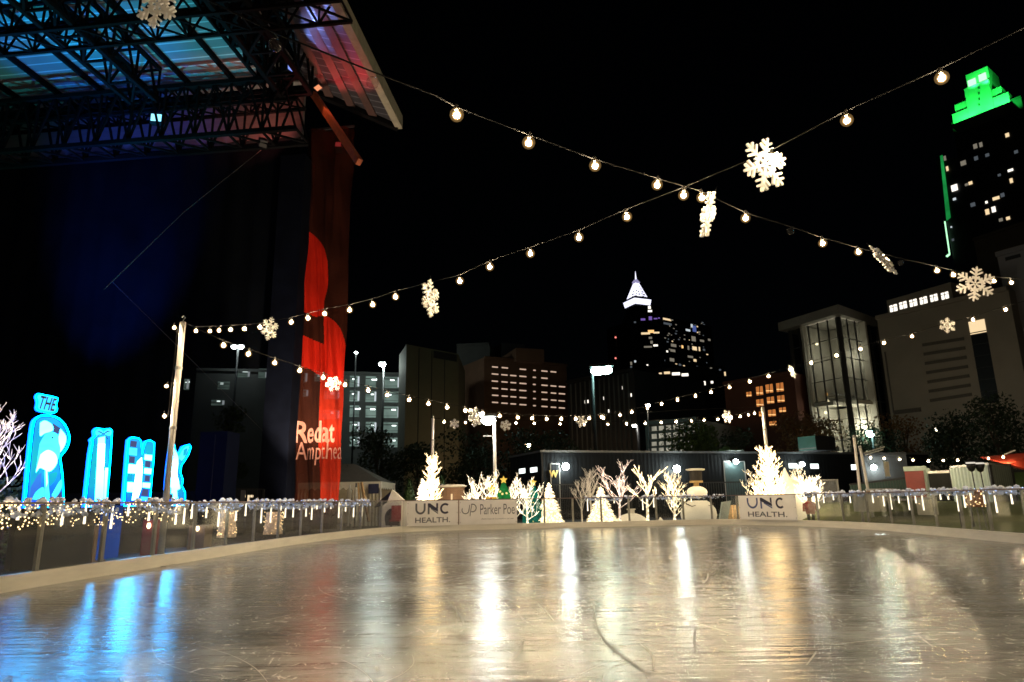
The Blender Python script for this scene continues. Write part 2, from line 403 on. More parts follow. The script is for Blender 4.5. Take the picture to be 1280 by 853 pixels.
for k in range(260):
    x, y = rg.uniform(-6, 10.5), 4.2 + 22*rg.random()**1.6; a = rg.uniform(0, 2*PI); L = rg.uniform(.15, 1.3)*(1 + y/14); c = rg.uniform(-.9, .9); pts = []
    for j in range(4): pts.append(Vector((x, y, 0))); x += math.cos(a)*L/3; y += math.sin(a)*L/3; a += c/3
    if all(-6 < p.x < 10.5 and 3.5 < p.y < 26 for p in pts): ribbon(pl_ if rg.random() < .6 else dk2, pts, rg.uniform(.003, .007))
pl_.build('skate_marks', m_scr, ice)['kind'] = 'structure'; dk2.build('skate_marks', mat('skate_scratch_wet', (.22, .215, .20), .2), ice)['kind'] = 'structure'

# ------------------------------------------------------------------ rink barrier
def sweep(mb, pts, o0, o1, z0, z1):
    vs = []; fs = []; n = len(pts)
    for i in range(n):
        d = (pts[min(i+1, n-1)] - pts[max(i-1, 0)]).normalized(); nn = Vector((-d.y, d.x, 0))
        for o, z in ((o0, z0), (o1, z0), (o1, z1), (o0, z1)):
            p = pts[i] + nn*o; vs.append((p.x, p.y, z))
    for i in range(n-1):
        for k in range(4):
            k2 = (k+1) % 4; fs.append((i*4+k, i*4+k2, (i+1)*4+k2, (i+1)*4+k))
    fs += [(0, 1, 2, 3), tuple((n-1)*4+k for k in (3, 2, 1, 0))]
    return mb.add(vs, fs)
RAILZ = 1.2
def barrier(label, pts, step, first=.4, skip=()):
    t = T('rink_barrier', label, 'barrier', pts[len(pts)//2], 'see-through barriers round the rink')
    sweep(MB(), pts, 0, .16, -.05, .22).build('kickboard', m_board, t)
    rl = sweep(MB(), pts, .03, .10, RAILZ-.035, RAILZ); rl.build('top_rail', m_rail, t)
    L = arclen(pts); s = first; marks = []
    while s < L[-1]: marks.append(s); s += step
    for a in marks:
        p, d = at_len(pts, L, a); nn = Vector((-d.y, d.x, 0)); q = p + nn*.095
        MB().box((q.x, q.y, (.222+RAILZ-.037)/2), (.075, .05, RAILZ-.037-.222), math.atan2(d.y, d.x)).build('post', m_post, t)
    ed = [0.0] + marks + [L[-1]]
    for a, b in zip(ed, ed[1:]):
        if b-a < .15: continue
        sub = [at_len(pts, L, a+.012 + (b-a-.024)*k/3)[0] for k in range(4)]
        sweep(MB(), sub, .045, .057, .223, RAILZ-.04).build('acrylic_panel', m_acr, t)
    return t
bl = barrier('clear barrier with brown cap rail along the side nearest the blue letters', pL, 1.45, .95)
bf = barrier('clear barrier across the far end in front of the lit trees and snowman', pF, 1.2, 1.05)
br = barrier('clear barrier curving along the lawn side under icicle lights', pR, 1.3, .2)

# ------------------------------------------------------------------ sponsor banners fixed on the rink face of the far barrier
def sponsor(label, x0, x1, path, group=None):
    """banner between picture columns x0 and x1, hung on the inner face of the barrier"""
    best = []
    for x in (x0, x1):
        d = ray(x, 645); q = None
        for a, b in zip(path, path[1:]):
            e = b-a; den = d.x*e.y - d.y*e.x
            if abs(den) > 1e-9:
                k = (d.y*a.x - d.x*a.y)/den
                if -1e-6 <= k <= 1.000001: q = a + e*k
        best.append(q)
    a, b = best; u = (b-a).normalized(); n = Vector((u.y, -u.x, 0))
    mid = (a+b)/2; w = (b-a).length
    t = T('sponsor_banner', label, 'banner', (mid.x, mid.y, .23), group)
    c = mid + n*.06
    sh = MB().box((c.x, c.y, .69), (w, .012, .95), math.atan2(u.y, u.x)).build('vinyl_sheet', m_banner, t)
    ey = MB()
    for sx in (-.5, .5):
        for z in (.30, .69, 1.08):
            p = c + u*(w*sx*.965) + n*.007; ey.box((p.x, p.y, z), (.03, .006, .03), math.atan2(u.y, u.x))
    ey.build('eyelets', m_galv, t)
    return t, c + n*.0085, u, n, w
def three_letters(t, c, u, n, w, colU, h=.42, z=.86):
    """bold U, a split N whose diagonal is a separate wedge, then C; HEALTH below"""
    lw = h*.24; fr = c.copy(); H2 = h/2
    def pt(x, y): return Vector((fr.x, fr.y, z)) + u*x + Vector((0, 0, y))
    def plate(poly, m, name='lettering'): MB().prism([pt(x, y)+n*.004 for x, y in poly], n, .004).build(name, m, t)
    def ring(cx, cy, ro, ri, a0, a1, k=18):
        o = [(cx+ro*math.cos(R(a0+(a1-a0)*i/k)), cy+ro*math.sin(R(a0+(a1-a0)*i/k))) for i in range(k+1)]
        return o + [(cx+ri*math.cos(R(a0+(a1-a0)*i/k)), cy+ri*math.sin(R(a0+(a1-a0)*i/k))) for i in range(k, -1, -1)]
    W3 = min(w*.68, 1.9); uw = W3*.29; x0 = -W3/2 + uw/2
    ro = uw/2; ri = ro - lw*.75
    plate([(x0-ro, H2)] + [(x0+ro*math.cos(R(a)), -H2+ro+ro*math.sin(R(a))) for a in range(180, 361, 15)] + [(x0+ro, H2), (x0+ri, H2)]
          + [(x0+ri*math.cos(R(a)), -H2+ro+ri*math.sin(R(a))) for a in range(360, 179, -15)] + [(x0-ri, H2)], colU)
    xn = 0.0; nw = uw*1.02; s = lw*.75
    plate([(xn-nw/2, -H2), (xn-nw/2+s, -H2), (xn-nw/2+s, H2*.35), (xn-nw/2, H2*.35)], colU)                # left leg
    plate([(xn-nw/2, H2*.42), (xn-nw/2, H2), (xn-nw/2+s*1.2, H2), (xn+nw/2, -H2*.1), (xn+nw/2, -H2*.62)], m_navy)   # broad diagonal
    plate([(xn+nw/2-s, H2*.02+s*.35), (xn+nw/2, -H2*.05), (xn+nw/2, H2), (xn+nw/2-s, H2)], m_navy)            # right leg
    plate([(xn-nw*.2, -H2*.05), (xn-nw*.2, H2*.16), (xn+nw/2, -H2*.72), (xn+nw/2, -H2)], colU)               # lower stripe
    xc = W3/2 - uw/2
    plate(ring(xc, 0, H2, H2-lw*.78, 48, 312), m_navy)
    text('HEALTH.', (fr.x, fr.y, z-h*.5-.22), u, n, .3, m_grey, t, width=W3*1.0, height=.20, ext=.002, bold=.004)
s1 = sponsor('white banner with grey and navy lettering, between clear panels and the longer-named banner', 508, 572, pF)
three_letters(*s1[:4], s1[4], m_grey)
s2 = sponsor('white banner with a two-word thin grey name and a looped monogram', 574, 646, pF)
t, c, u, n, w = s2
text('Parker Poe', Vector((c.x, c.y, .80)) + u*(.16*w), u, n, .4, m_grey, t, width=w*.60, height=.40, ext=.002, bold=-.002)
text('Attorneys & Counselors at Law', Vector((c.x, c.y, .42)) + u*(.16*w), u, n, .1, m_grey, t, width=w*.56, height=.065, ext=.002)
mk = MB(); o = Vector((c.x, c.y, .80)) + u*(-.36*w)
def arc(cx, cy, rx, ry, a0, a1, k=14): return [o + u*(cx+rx*math.cos(R(a0+(a1-a0)*i/k))) + Vector((0, 0, cy+ry*math.sin(R(a0+(a1-a0)*i/k)))) + n*.004 for i in range(k+1)]
mk.tube(arc(-.08, -.02, .14, .14, 150, 370), .018, 5); mk.tube([o + u*.06 + Vector((0, 0, -.02)) + n*.004, o + u*.09 + Vector((0, 0, .18)) + n*.004], .014, 5)
mk.tube([o + u*.10 + Vector((0, 0, -.26)) + n*.004, o + u*.14 + Vector((0, 0, .02)) + n*.004, o + u*.18 + Vector((0, 0, .2)) + n*.004], .014, 5)
mk.tube(arc(.20, .06, .15, .15, -110, 110), .018, 5); mk.build('monogram', m_grey, t)
s3 = sponsor('white banner with blue and navy lettering at the far corner below the snow mound', 926, 998, pF[-6:-1] + pR[:20])
three_letters(*s3[:4], s3[4], m_blueprint)
# blue light on the left barrier, put in as a glowing sheet
m_bluegleam = emis('blue_gleam_glow', (.015, .11, .55), .55, noise=.25, nscale=2)
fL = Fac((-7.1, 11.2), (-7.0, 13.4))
t = T('blue_gleam', 'blue light built as a glowing sheet on the clear barrier below the gift-shaped letter', 'panel', (-7.06, 12.2, .3))
MB().prism(fL.wh(124, 698, 151, 632), fL.n, .012).build('sheet', m_bluegleam, t)
m_reflprint = mat('reflected_print', (.05, .075, .12), .6)
fL2 = Fac((-7.12, 9.9), (-7.1, 11.2))  # a banner's reflection in the panels, built as a solid dark sheet
t = T('banner_reflection', 'banner reflection built as a dark sheet with faint three-letter print behind the nearest clear panels', 'banner', (-7.15, 10.5, .2))
MB().prism(fL2.wh(46, 716, 116, 640), fL2.n, .01).build('vinyl_sheet', mat('reflection_dark', (.022, .024, .028), .5), t)  # dark sheet standing in for the banner's reflection
q = fL2.P(81, 655, .003); text('UNC', q, fL2.u, fL2.n, .3, m_reflprint, t, height=.16, width=.52, ext=.002, bold=.008)
q = fL2.P(79, 672, .003); text('HEALTH', q, fL2.u, fL2.n, .2, m_reflprint, t, height=.08, width=.52, ext=.002)

# ------------------------------------------------------------------ snow batting and icicle lamps on the barriers
m_batt = glow('snow_batting', (.74, .78, .88), (.72, .80, 1.0), .15, rough=.95, nscale=5, lo=.2, hi=2.6)
m_icicle = emis('icicle_lamp', (1.0, .82, .56), 4.0, sample=False)
m_coldled = emis('cold_led', (.45, .6, 1.0), 2.2, sample=False)
m_twinkle = emis('warm_led', (1.0, .66, .30), 7.0, sample=False)
def garland(label, path, s0, s1, ici=.45, dens=.055, drop=.16, off=.12, warm=0, seed=1, cold=30, gap=.2):
    rg = random.Random(seed); L = arclen(path); p, d = at_len(path, L, (s0+s1)/2)
    t = T('icicle_garland', label, 'garland', (p.x, p.y, RAILZ), 'snow garlands along the barrier rail')
    mb = MB(); s = s0
    while s < s1:
        p, d = at_len(path, L, s); nn = Vector((-d.y, d.x, 0)); s += dens*rg.uniform(.6, 1.5)
        if math.sin(s*2.1+seed) + math.sin(s*5.3) < -1.2+gap: continue
        for k in range(2):
            q = p + nn*(off + rg.uniform(-.03, .06)); r = rg.uniform(.02, .05)
            mb.blob((q.x, q.y, RAILZ + rg.uniform(-drop, .05)), r, (1.2, 1.2, .9), .35, rg)
    mb.build('snow_batting', m_batt, t, smooth=True)
    s = s0 + .1; n_ = 0
    while s < s1 and n_ < 40:
        p, d = at_len(path, L, s); nn = Vector((-d.y, d.x, 0)); q = p + nn*(off+.05); h = rg.choice((.2, .3, .4, .5)); z = RAILZ - .05
        MB().tube([(q.x, q.y, z), (q.x, q.y, z-h*.35), (q.x, q.y, z-h)], [.010, .018, .022], 6).build('icicle_lamp', m_icicle, t)
        s += ici*rg.uniform(.7, 1.5); n_ += 1
    led = MB()
    for k in range(cold):
        p, d = at_len(path, L, rg.uniform(s0, s1)); nn = Vector((-d.y, d.x, 0)); q = p + nn*(off-.06); led.ball((q.x, q.y, RAILZ - rg.uniform(-.02, drop)), .012, 6, 4)
    if cold: led.build('cold_lamps', m_coldled, t)
    if warm:
        led = MB()
        for k in range(warm):
            a = rg.uniform(s0, s1); p, d = at_len(path, L, a); nn = Vector((-d.y, d.x, 0)); q = p + nn*(off + rg.uniform(-.05, .05))
            led.ball((q.x, q.y, RAILZ - rg.random()**1.6*.38), rg.uniform(.007, .013), 6, 4)
        led.build('fairy_lamps', m_twinkle, t)
    return t
LL = arclen(pL)[-1]; LF = arclen(pF)[-1]; LR = arclen(pR)[-1]
# lengths along the left path: y is about s-5 here
garland('gold fairy lights bunched under the rail at the nearest end of the letters side', pL, 14.0, 16.3, ici=.9, drop=.2, warm=260, seed=3, gap=-.6, cold=6)
garland('snow batting with gold lamps on the rail below the striped letter', pL, 16.4, 19.3, ici=.55, drop=.22, warm=150, seed=5, cold=24, gap=.1)
garland('bluish snow batting with long icicle lamps between the light pole and the hanging banner', pL, 19.4, 30.6, ici=.42, dens=.05, drop=.2, warm=30, seed=8, cold=90, gap=-.1)
garland('thin snow batting with icicle lamps on the rail below the arching bare tree', pF, 7.6, 9.6, ici=.45, drop=.14, seed=9, cold=10)
garland('short snow batting with icicle lamps beside the snowman', pF, 10.0, 13.6, ici=.6, drop=.12, seed=12, cold=12, gap=-.5)
garland('long snow batting with warm icicle lamps along the lawn-side rail', pR, 3.4, 20, ici=.42, dens=.05, drop=.12, seed=15, cold=90, gap=-.1, warm=20)
# ------------------------------------------------------------------ light poles, strings of globe bulbs, hanging snowflakes
def halo_mat(name, fac, st):
    m = bpy.data.materials.new(name); m.use_nodes = True; t = m.node_tree; n = t.nodes; l = t.links; n.remove(n['Principled BSDF'])
    tr = n.new('ShaderNodeBsdfTransparent'); e = n.new('ShaderNodeEmission'); e.inputs[0].default_value = (1.0, .58, .20, 1); e.inputs[1].default_value = st
    mx = n.new('ShaderNodeMixShader'); mx.inputs[0].default_value = fac; l.new(tr.outputs[0], mx.inputs[1]); l.new(e.outputs[0], mx.inputs[2])
    l.new(mx.outputs[0], n['Material Output'].inputs[0]); m.cycles.emission_sampling = 'NONE'; return m
m_halo_out = halo_mat('globe_halo', .16, .55); m_halo_in = halo_mat('inner_halo', .30, 2.6)  # shell emission gives each bulb its soft amber halo
# one bulb: hot core, glass globe and inner shell glowing as its halo, screw socket (local origin at the cable)
def bulb_mesh():
    mb = MB(); mb.ball((0, 0, -.084), .0215, 10, 6, mi=0); mb.ball((0, 0, -.083), .033, 12, 8, mi=1); mb.ball((0, 0, -.080), .050, 14, 8, mi=2)
    return mb
bm_ = bulb_mesh().build('light_bulb', [m_bulb, m_halo_in, m_halo_out], None, smooth=True); bulb_data = bm_.data; bpy.data.objects.remove(bm_)
so_ = MB().lathe((0, 0, -.045), [(.012, 0), (.016, .01), (.016, .045), (.01, .055)], 8).build('socket', m_socket); sock_data = so_.data; bpy.data.objects.remove(so_)
dead_glass = acrylic('unlit_bulb_glass', (.93, .93, .92))
def string_light(label, pts, bulbs, r=.0055, dead=(), sockets=True, bs=1.0):
    """pts: cable in 3D; bulbs: 3D points on it"""
    t = T('string_light', label, 'string lights', pts[0], 'strings of globe bulbs'); o0 = ORG[t.name]
    MB().tube(pts, r, 5).build('cable', m_cable, t)
    for i, p in enumerate(bulbs):
        b = bpy.data.objects.new('light_bulb', bulb_data); C.objects.link(b); b.location = Vector(p)-o0; b.rotation_euler = (rnd.uniform(-.15, .15), rnd.uniform(-.15, .15), 0); b.scale = (bs,)*3; child(b, t)
        if sockets:
            k = bpy.data.objects.new('socket', sock_data); C.objects.link(k); child(k, b)
    for p in dead:
        q = Vector(p); MB().ball(q - Vector((0, 0, .08)), .04, 10, 6).build('dark_bulb', dead_glass, t, smooth=True)
    return t
def vplane(P0, P1, pts):
    f = Fac(P0, P1); return [f.P(*p) for p in pts]
def light_pole(label, base, top, r=.055, wraps=(), white=True, cat='pole'):
    t = T('light_pole', label, cat, (base[0], base[1], 0), 'poles carrying the string lights')
    b = Vector(base); tp = Vector(top)
    MB().box((b.x, b.y, -.02), (.5, .5, .06)).build('base_plate', m_galv, t)
    MB().tube([b, tp], [r, r*.9], 12).build('shaft', m_whitepaint, t, smooth=True)
    MB().tube([tp, tp + Vector((0, 0, .05)), tp + Vector((.04, 0, .10)), tp + Vector((.0, 0, .14)), tp + Vector((-.04, 0, .10))], .01, 5).build('hook', m_galv, t)
    bb = MB()
    for f in (.25, .55, .8):
        c = b.lerp(tp, f); bb.lathe((c.x, c.y, c.z), [(r*1.15, -.03), (r*1.15, .03)], 10)
    bb.build('clamp', m_galv, t)
    return t
PA = Vector((-7.06, 13.55, -.05)); PAt = Vector((-7.02, 13.9, 4.75)); PAt = D(229, 403, 13.75)
pa_b = Vector((PAt.x, PAt.y, -.05))
light_pole('tall white pole rising beside the nearest clear barrier, in front of the letter K', pa_b, PAt, .062)
# string A: from that pole over the rink, towards the near right
cA = [(229, 405), (245, 409), (289, 407), (325, 404), (365, 397), (407, 386), (437, 381), (465, 374), (494, 364), (574, 344), (613, 326), (663, 309), (723, 288), (782, 262), (855, 234), (920, 207), (964, 188), (1057, 139), (1175, 86)]
bA = [(245, 409), (262, 409), (274, 408), (289, 407), (306, 406), (325, 404), (365, 397), (385, 392), (407, 386), (437, 381), (465, 374), (494, 364), (574, 344), (613, 326), (663, 309), (723, 288), (782, 262), (964, 188), (1057, 139), (1175, 86)]
AP0, AP1 = (PAt.x, PAt.y), (7.0, 1.0)
def smooth_line(pts3, far, rise):
    return pts3 + far
a3 = vplane(AP0, AP1, cA); b3 = vplane(AP0, AP1, bA); a3[0] = PAt
dA = (a3[-1]-a3[-4]); dA.z = 0; dA.normalize()
ext = [a3[-1] + dA*(k*.68) + Vector((0, 0, .085*k + .003*k*k)) for k in range(1, 14)]
def smooth3(p): return [p[0]] + [(p[i-1]+p[i]*2+p[i+1])/4 for i in range(1, len(p)-1)] + [p[-1]]
string_light('long string of globe bulbs rising from the white pole to upper right over the ice', a3 + ext, b3 + ext[:12])
PB0, PB1 = (11.3, 13.7), (-2.0, 3.0)
cB = [(545, 120), (570, 134), (662, 169), (743, 199), (822, 223), (876, 239), (932, 266), (987, 283), (1027, 297), (1071, 309), (1125, 323), (1170, 333), (1190, 338), (1241, 346), (1264, 348), (1285, 350)]
bB = [(570, 132), (662, 167), (743, 197), (822, 221), (855, 234), (876, 238), (932, 264), (1027, 296), (1071, 308), (1104, 318), (1170, 332), (1190, 338), (1241, 346), (1264, 348)]
c3 = vplane(PB0, PB1, cB); b3 = vplane(PB0, PB1, bB); d3 = vplane(PB0, PB1, [(987, 281), (1125, 322)])
dB = (c3[0]-c3[4]); dB.z = 0; dB.normalize()
ext2 = [c3[0] + dB*(k*.68) + Vector((0, 0, .05*k + .004*k*k)) for k in range(1, 14)]
dB2 = (c3[-1]-c3[-4]).normalized(); pe = D(1300, 345, c3[-1].y + .6); ext3 = [pe, Vector((11.75, 14.3, 5.0))]
dd = vplane(PB0, PB1, [(466, 90), (345, 42)]); ext2 = [dd[0], dd[1]] + [dd[1] + dB*(k*.68) + Vector((0, 0, .06*k + .004*k*k)) for k in range(1, 12)]
string_light('string of large globe bulbs descending from upper middle to the right edge', ext2[::-1] + c3 + ext3, ext2[::-1][:-3] + b3, dead=d3 + dd)
light_pole('white pole beyond the right edge holding the string over the ice', (11.75, 14.3, -.05), (11.75, 14.3, 5.05), .06)
# two poles behind the viewer that the strings run to (they stand outside the picture)
light_pole('white pole behind the camera at the lawn side', tuple(ext[-1].xy) + (-.05,), tuple(ext[-1]), .06)
light_pole('white pole behind the camera at the letters side', tuple(ext2[-1].xy) + (-.05,), tuple(ext2[-1]), .06)
rb = Vector((11.75, 14.3, 5.0)); re_ = Vector((24.5, 17.5, 5.0)); rl = [rb.lerp(re_, k/20) - Vector((0, 0, 1.1*4*(k/20)*(1-k/20))) for k in range(21)]  # unseen string and end pole, added to light the lawn
string_light('unseen string of bulbs added to light the lawn beyond the right edge', rl, rl[1:-1], bs=1.6)
light_pole('unseen white pole added at the far side of the lawn beyond the right edge', (24.5, 17.5, -.05), (24.5, 17.5, 5.05), .06)
# bulbs fixed to the white pole itself
fp = Fac((PAt.x-.1, PAt.y), (PAt.x+1, PAt.y))
pts = [fp.P(*p) for p in [(222, 411), (214, 484), (210, 521)]]
string_light('short lead of bulbs wound down the white pole', [PAt] + pts, [p + Vector((-.03, -.1, .08)) for p in pts], sockets=True)
# far poles
Pc = D(541, 523, 29.3); Pd = D(953, 509, 30.6)
light_pole('white pole wrapped by the tall glowing tree behind the grey lettered banner', (Pc.x, Pc.y, -.05), Pc, .07)
light_pole('white pole rising through the large glowing tree beside the snow mound', (Pd.x, Pd.y, -.05), Pd, .08)
# string C: white pole -> far right pole; D: far left pole -> far right off the picture; E: between the far poles
def px_string(label, P0, P1, pts, bulbs, a=None, b=None, **kw):
    c = vplane(P0, P1, pts)
    if a is not None: c = [a] + c
    if b is not None: c = c + [b]
    return string_light(label, c, vplane(P0, P1, bulbs), bs=1.5, **kw)
kC = [(279, 426), (312, 437), (344, 448), (375, 458), (405, 467), (432, 476), (460, 483), (485, 489), (512, 495), (536, 500), (559, 505), (581, 509), (603, 513), (625, 516), (647, 518), (666, 519), (683, 520), (701, 520), (719, 520), (737, 519.5), (754, 519), (790, 517), (830, 514), (868, 512), (897, 511), (925, 510)]
bC = [(x, y-1) for x, y in kC if not (755 < x)]
px_string('string of bulbs sagging from the white pole down across the red hanging banner', (PAt.x, PAt.y), (Pd.x, Pd.y), kC, bC, PAt, Pd)
far_r = D(1300, 372, 19.0)
kD = [(560, 523), (600, 522.5), (640, 522), (680, 521.5), (715, 520.5), (752, 517.5), (775, 515), (790, 512), (809, 507), (827, 502), (847, 497), (869, 492), (889, 487), (911, 481), (936, 474), (961, 467), (988, 459), (1014, 452), (1045, 443), (1074, 434), (1105, 425), (1140, 417), (1176, 406), (1216, 396), (1256, 383)]
bD = [(752, 517), (775, 515), (790, 511), (809, 506), (827, 501), (847, 496), (869, 491), (889, 486), (911, 480), (936, 473), (961, 466), (988, 458), (1014, 449), (1045, 440), (1074, 432), (1105, 424), (1140, 416), (1216, 395), (1256, 382)]
px_string('string of bulbs climbing from the far middle past the glass building to the right edge', (Pc.x, Pc.y), (far_r.x, far_r.y), kD, bD, Pc, far_r)
kE = [(555, 524), (582, 525), (611, 525.5), (645, 525.5), (668, 526), (700, 526.5), (730, 527), (760, 527), (783, 526.5), (806, 526), (826, 525), (845, 524), (864, 523), (880, 522), (897, 521), (913, 519.5), (925, 517.5), (935, 515.5), (943, 513.5)]
bE = [p for p in kE if p[0] not in (611,)]
px_string('low level string of bulbs between the two poles behind the rink', (Pc.x, Pc.y), (Pd.x, Pd.y), kE, bE, Pc, Pd)
kF = [(1075, 570), (1088, 570), (1105, 571), (1124, 572), (1141, 573), (1160, 574), (1179, 573.5), (1197, 573), (1216, 572), (1235, 571), (1254, 569), (1290, 563)]
px_string('straight string of bulbs above the dark fence and corrugated shed', (12.6, 33), (21, 31), kF, [(x, y-1) for x, y in kF[1:-1] if x != 1216])

# snowflakes
def flake_mesh(seed):
    mb = MB(); rg = random.Random(seed); th = .016; k = 0
    def cap(a, b, w):
        nonlocal k; k += 1; a = Vector(a); b = Vector(b); d = (b-a).normalized(); u = Vector((-d.y, d.x)) ; poly = []
        for i in range(7): g = -PI/2 + PI*i/6; poly.append(b + d*(math.cos(g)*w/2) + u*(math.sin(g)*w/2))
        for i in range(7): g = PI/2 + PI*i/6; poly.append(a + d*(math.cos(g)*w/2) + u*(math.sin(g)*w/2))
        z = k*.00013; mb.prism([(p.x, -th/2-z, p.y) for p in poly], (0, -1, 0), th+2*z)
    for i in range(6):
        a = PI/3*i + PI/2; e = Vector((math.cos(a), math.sin(a)))
        cap(e*.05, e*.262, .028)
        for r, l in ((.085, .05), (.140, .088), (.200, .062)):
            for s in (-1, 1):
                f = Vector((math.cos(a+s*1.0), math.sin(a+s*1.0))); cap(e*r, e*r + f*l, .024)
        b = a + PI/6; f = Vector((math.cos(b), math.sin(b))); cap(e*.088, f*.094, .026); cap(f*.094, Vector((math.cos(a+PI/3), math.sin(a+PI/3)))*.088, .026)
        cap(e*.02, e*.07, .018)
    return mb
fl = None
def snowflake(label, pos, rot, d=.56):
    global fl
    if fl is None:
        fl = T('snowflake', label, 'snowflake', (0, 0, 0), 'white snowflakes hanging from the strings')
        flake_mesh(1).build('flake', m_white, fl, local=True)
        MB().tube([(0, 0, .265), (0, 0, .33)], .003, 4).build('hanging_cord', m_cable, fl, local=True)
        fl.location = pos; fl.rotation_euler = rot; fl.scale = (d/.56,)*3; fl['label'] = label; return fl
    return dup(fl, pos, rot, d/.56, label)
fA, fB = Fac(AP0, AP1), Fac(PB0, PB1)
def fr_(turn, roll, tilt=4): return (Matrix.Rotation(R(roll), 3, 'Y') @ Matrix.Rotation(R(turn), 3, 'Z') @ Matrix.Rotation(R(tilt), 3, 'X')).to_euler()
snowflake('large snowflake seen face-on above the crossing of the two strings', fA.P(956, 206, .05), fr_(24, 8), .50)
snowflake('snowflake turned almost edge-on just below the crossing of the two strings', fB.P(885, 268, .02), fr_(66, 17), .50)
snowflake('snowflake tilted steeply on the descending string right of the green-lit tower line', fB.P(1104, 325, .05), fr_(44, -42), .52)
snowflake('large face-on snowflake on the string before the pale right-hand building', fB.P(1219, 355, .05), fr_(-18, 14), .60)
snowflake('snowflake half turned on the rising string left of centre', fA.P(538, 373, .02), fr_(70, -4), .52)
snowflake('small snowflake on the string next to the white pole', fA.P(337, 411, .02), fr_(68, 6), .42)
snowflake('snowflake cut off by the top edge under the stage roof', D(198, 6, 5.4), (R(4), R(10), R(-12)), .48)
fC = Fac((PAt.x, PAt.y), (Pd.x, Pd.y)); fD = Fac((Pc.x, Pc.y), (far_r.x, far_r.y)); fE = Fac((Pc.x, Pc.y), (Pd.x, Pd.y))
snowflake('bluish small snowflake against the red hanging banner', fC.P(417, 480, .03), (0, R(20), R(10)), .40)
snowflake('small snowflake upright beside the far lamp post head', fC.P(594, 521, .03), (0, R(10), R(50)), .60)
snowflake('small snowflake sagging right of the tree-wrapped pole', fE.P(568, 530, .03), (R(20), 0, R(8)), .46)
snowflake('small snowflake just right of the far lamp post', fE.P(632, 532, .03), (R(-10), R(15), 0), .52)
snowflake('small snowflake on the low far string above the dark container building', fE.P(727, 527, .03), (0, R(25), R(10)), .56)
snowflake('small snowflake on the low far string left of the tall glowing tree', fE.P(909, 521, .03), (0, R(35), R(30)), .66)
snowflake('small tilted snowflake in front of the glass building corner', fD.P(990, 465, .03), fr_(45, -25), .50)
snowflake('medium face-on snowflake in front of the louvred pale building', fD.P(1184, 407, .03), (0, R(9), R(-8)), .50)
# one over the lamp on the far side of the roof cables
m_wire = mat('wire_steel', (.10, .10, .10), .6)
wire = T('guy_wire', 'thin slack wire crossing the dark stage curtain', 'wire', D(330, 185, 31))
MB().tube([D(330, 185, 31), D(230, 265, 27), D(130, 362, 24)], .011, 4).build('strand', m_wire, wire)
wire2 = T('guy_wire', 'thin stay wire running down behind the white pole to the ground', 'wire', D(140, 352, 29))
MB().tube([D(140, 352, 29), D(330, 540, 31)], .011, 4).build('strand', m_wire, wire2)
# ------------------------------------------------------------------ glowing letters on the left
m_edge = emis('letter_return', (.002, .09, 1.0), 9.0)
m_stage = mat('stage_black', (.010, .012, .016), .7, scale=1.0, var=.4)
CY, TE, BL = (.03, .72, 1.0), (.02, .50, .60), (.02, .16, .75)
LK = dict(rim=emis('letter_rim', (.0, .42, 1.0), 14.0), body=emis_ramp('letter_body', [(0, (.01, .05, .6)), (.3, (.01, .18, .85)), (.55, (.015, .42, .62)), (.8, (.01, .25, .85)), (1, (.02, .40, .95))], 1.6),
          white=emis_ramp('letter_white', [(0, (.012, .34, 1.0)), (.5, (.028, .46, 1.0)), (1, (.014, .32, 1.0))], 42.0), pale=emis_ramp('letter_pale', [(0, (.01, .25, .80)), (.5, (.05, .62, .78)), (1, (.02, .35, .9))], 3.4, scale=2.5),
          teal=emis_ramp('letter_teal', [(0, (.01, .10, .6)), (.5, (.01, .38, .45)), (1, (.01, .25, .6))], 1.6, scale=2), blue=emis_ramp('letter_blue', [(0, (.03, .10, .6)), (1, (.05, .35, .9))], 1.3),
          violet=emis('letter_violet', (.13, .15, .38), .6), line=emis('letter_contour', (.0, .06, .45), .35), dark=mat('letter_line', (.005, .03, .08), .5), bright=emis('letter_bright', (.06, .48, 1.0), 80.0))
def zoomA(pts): return [(x/5.333, 480 + y/5.333) for x, y in pts]
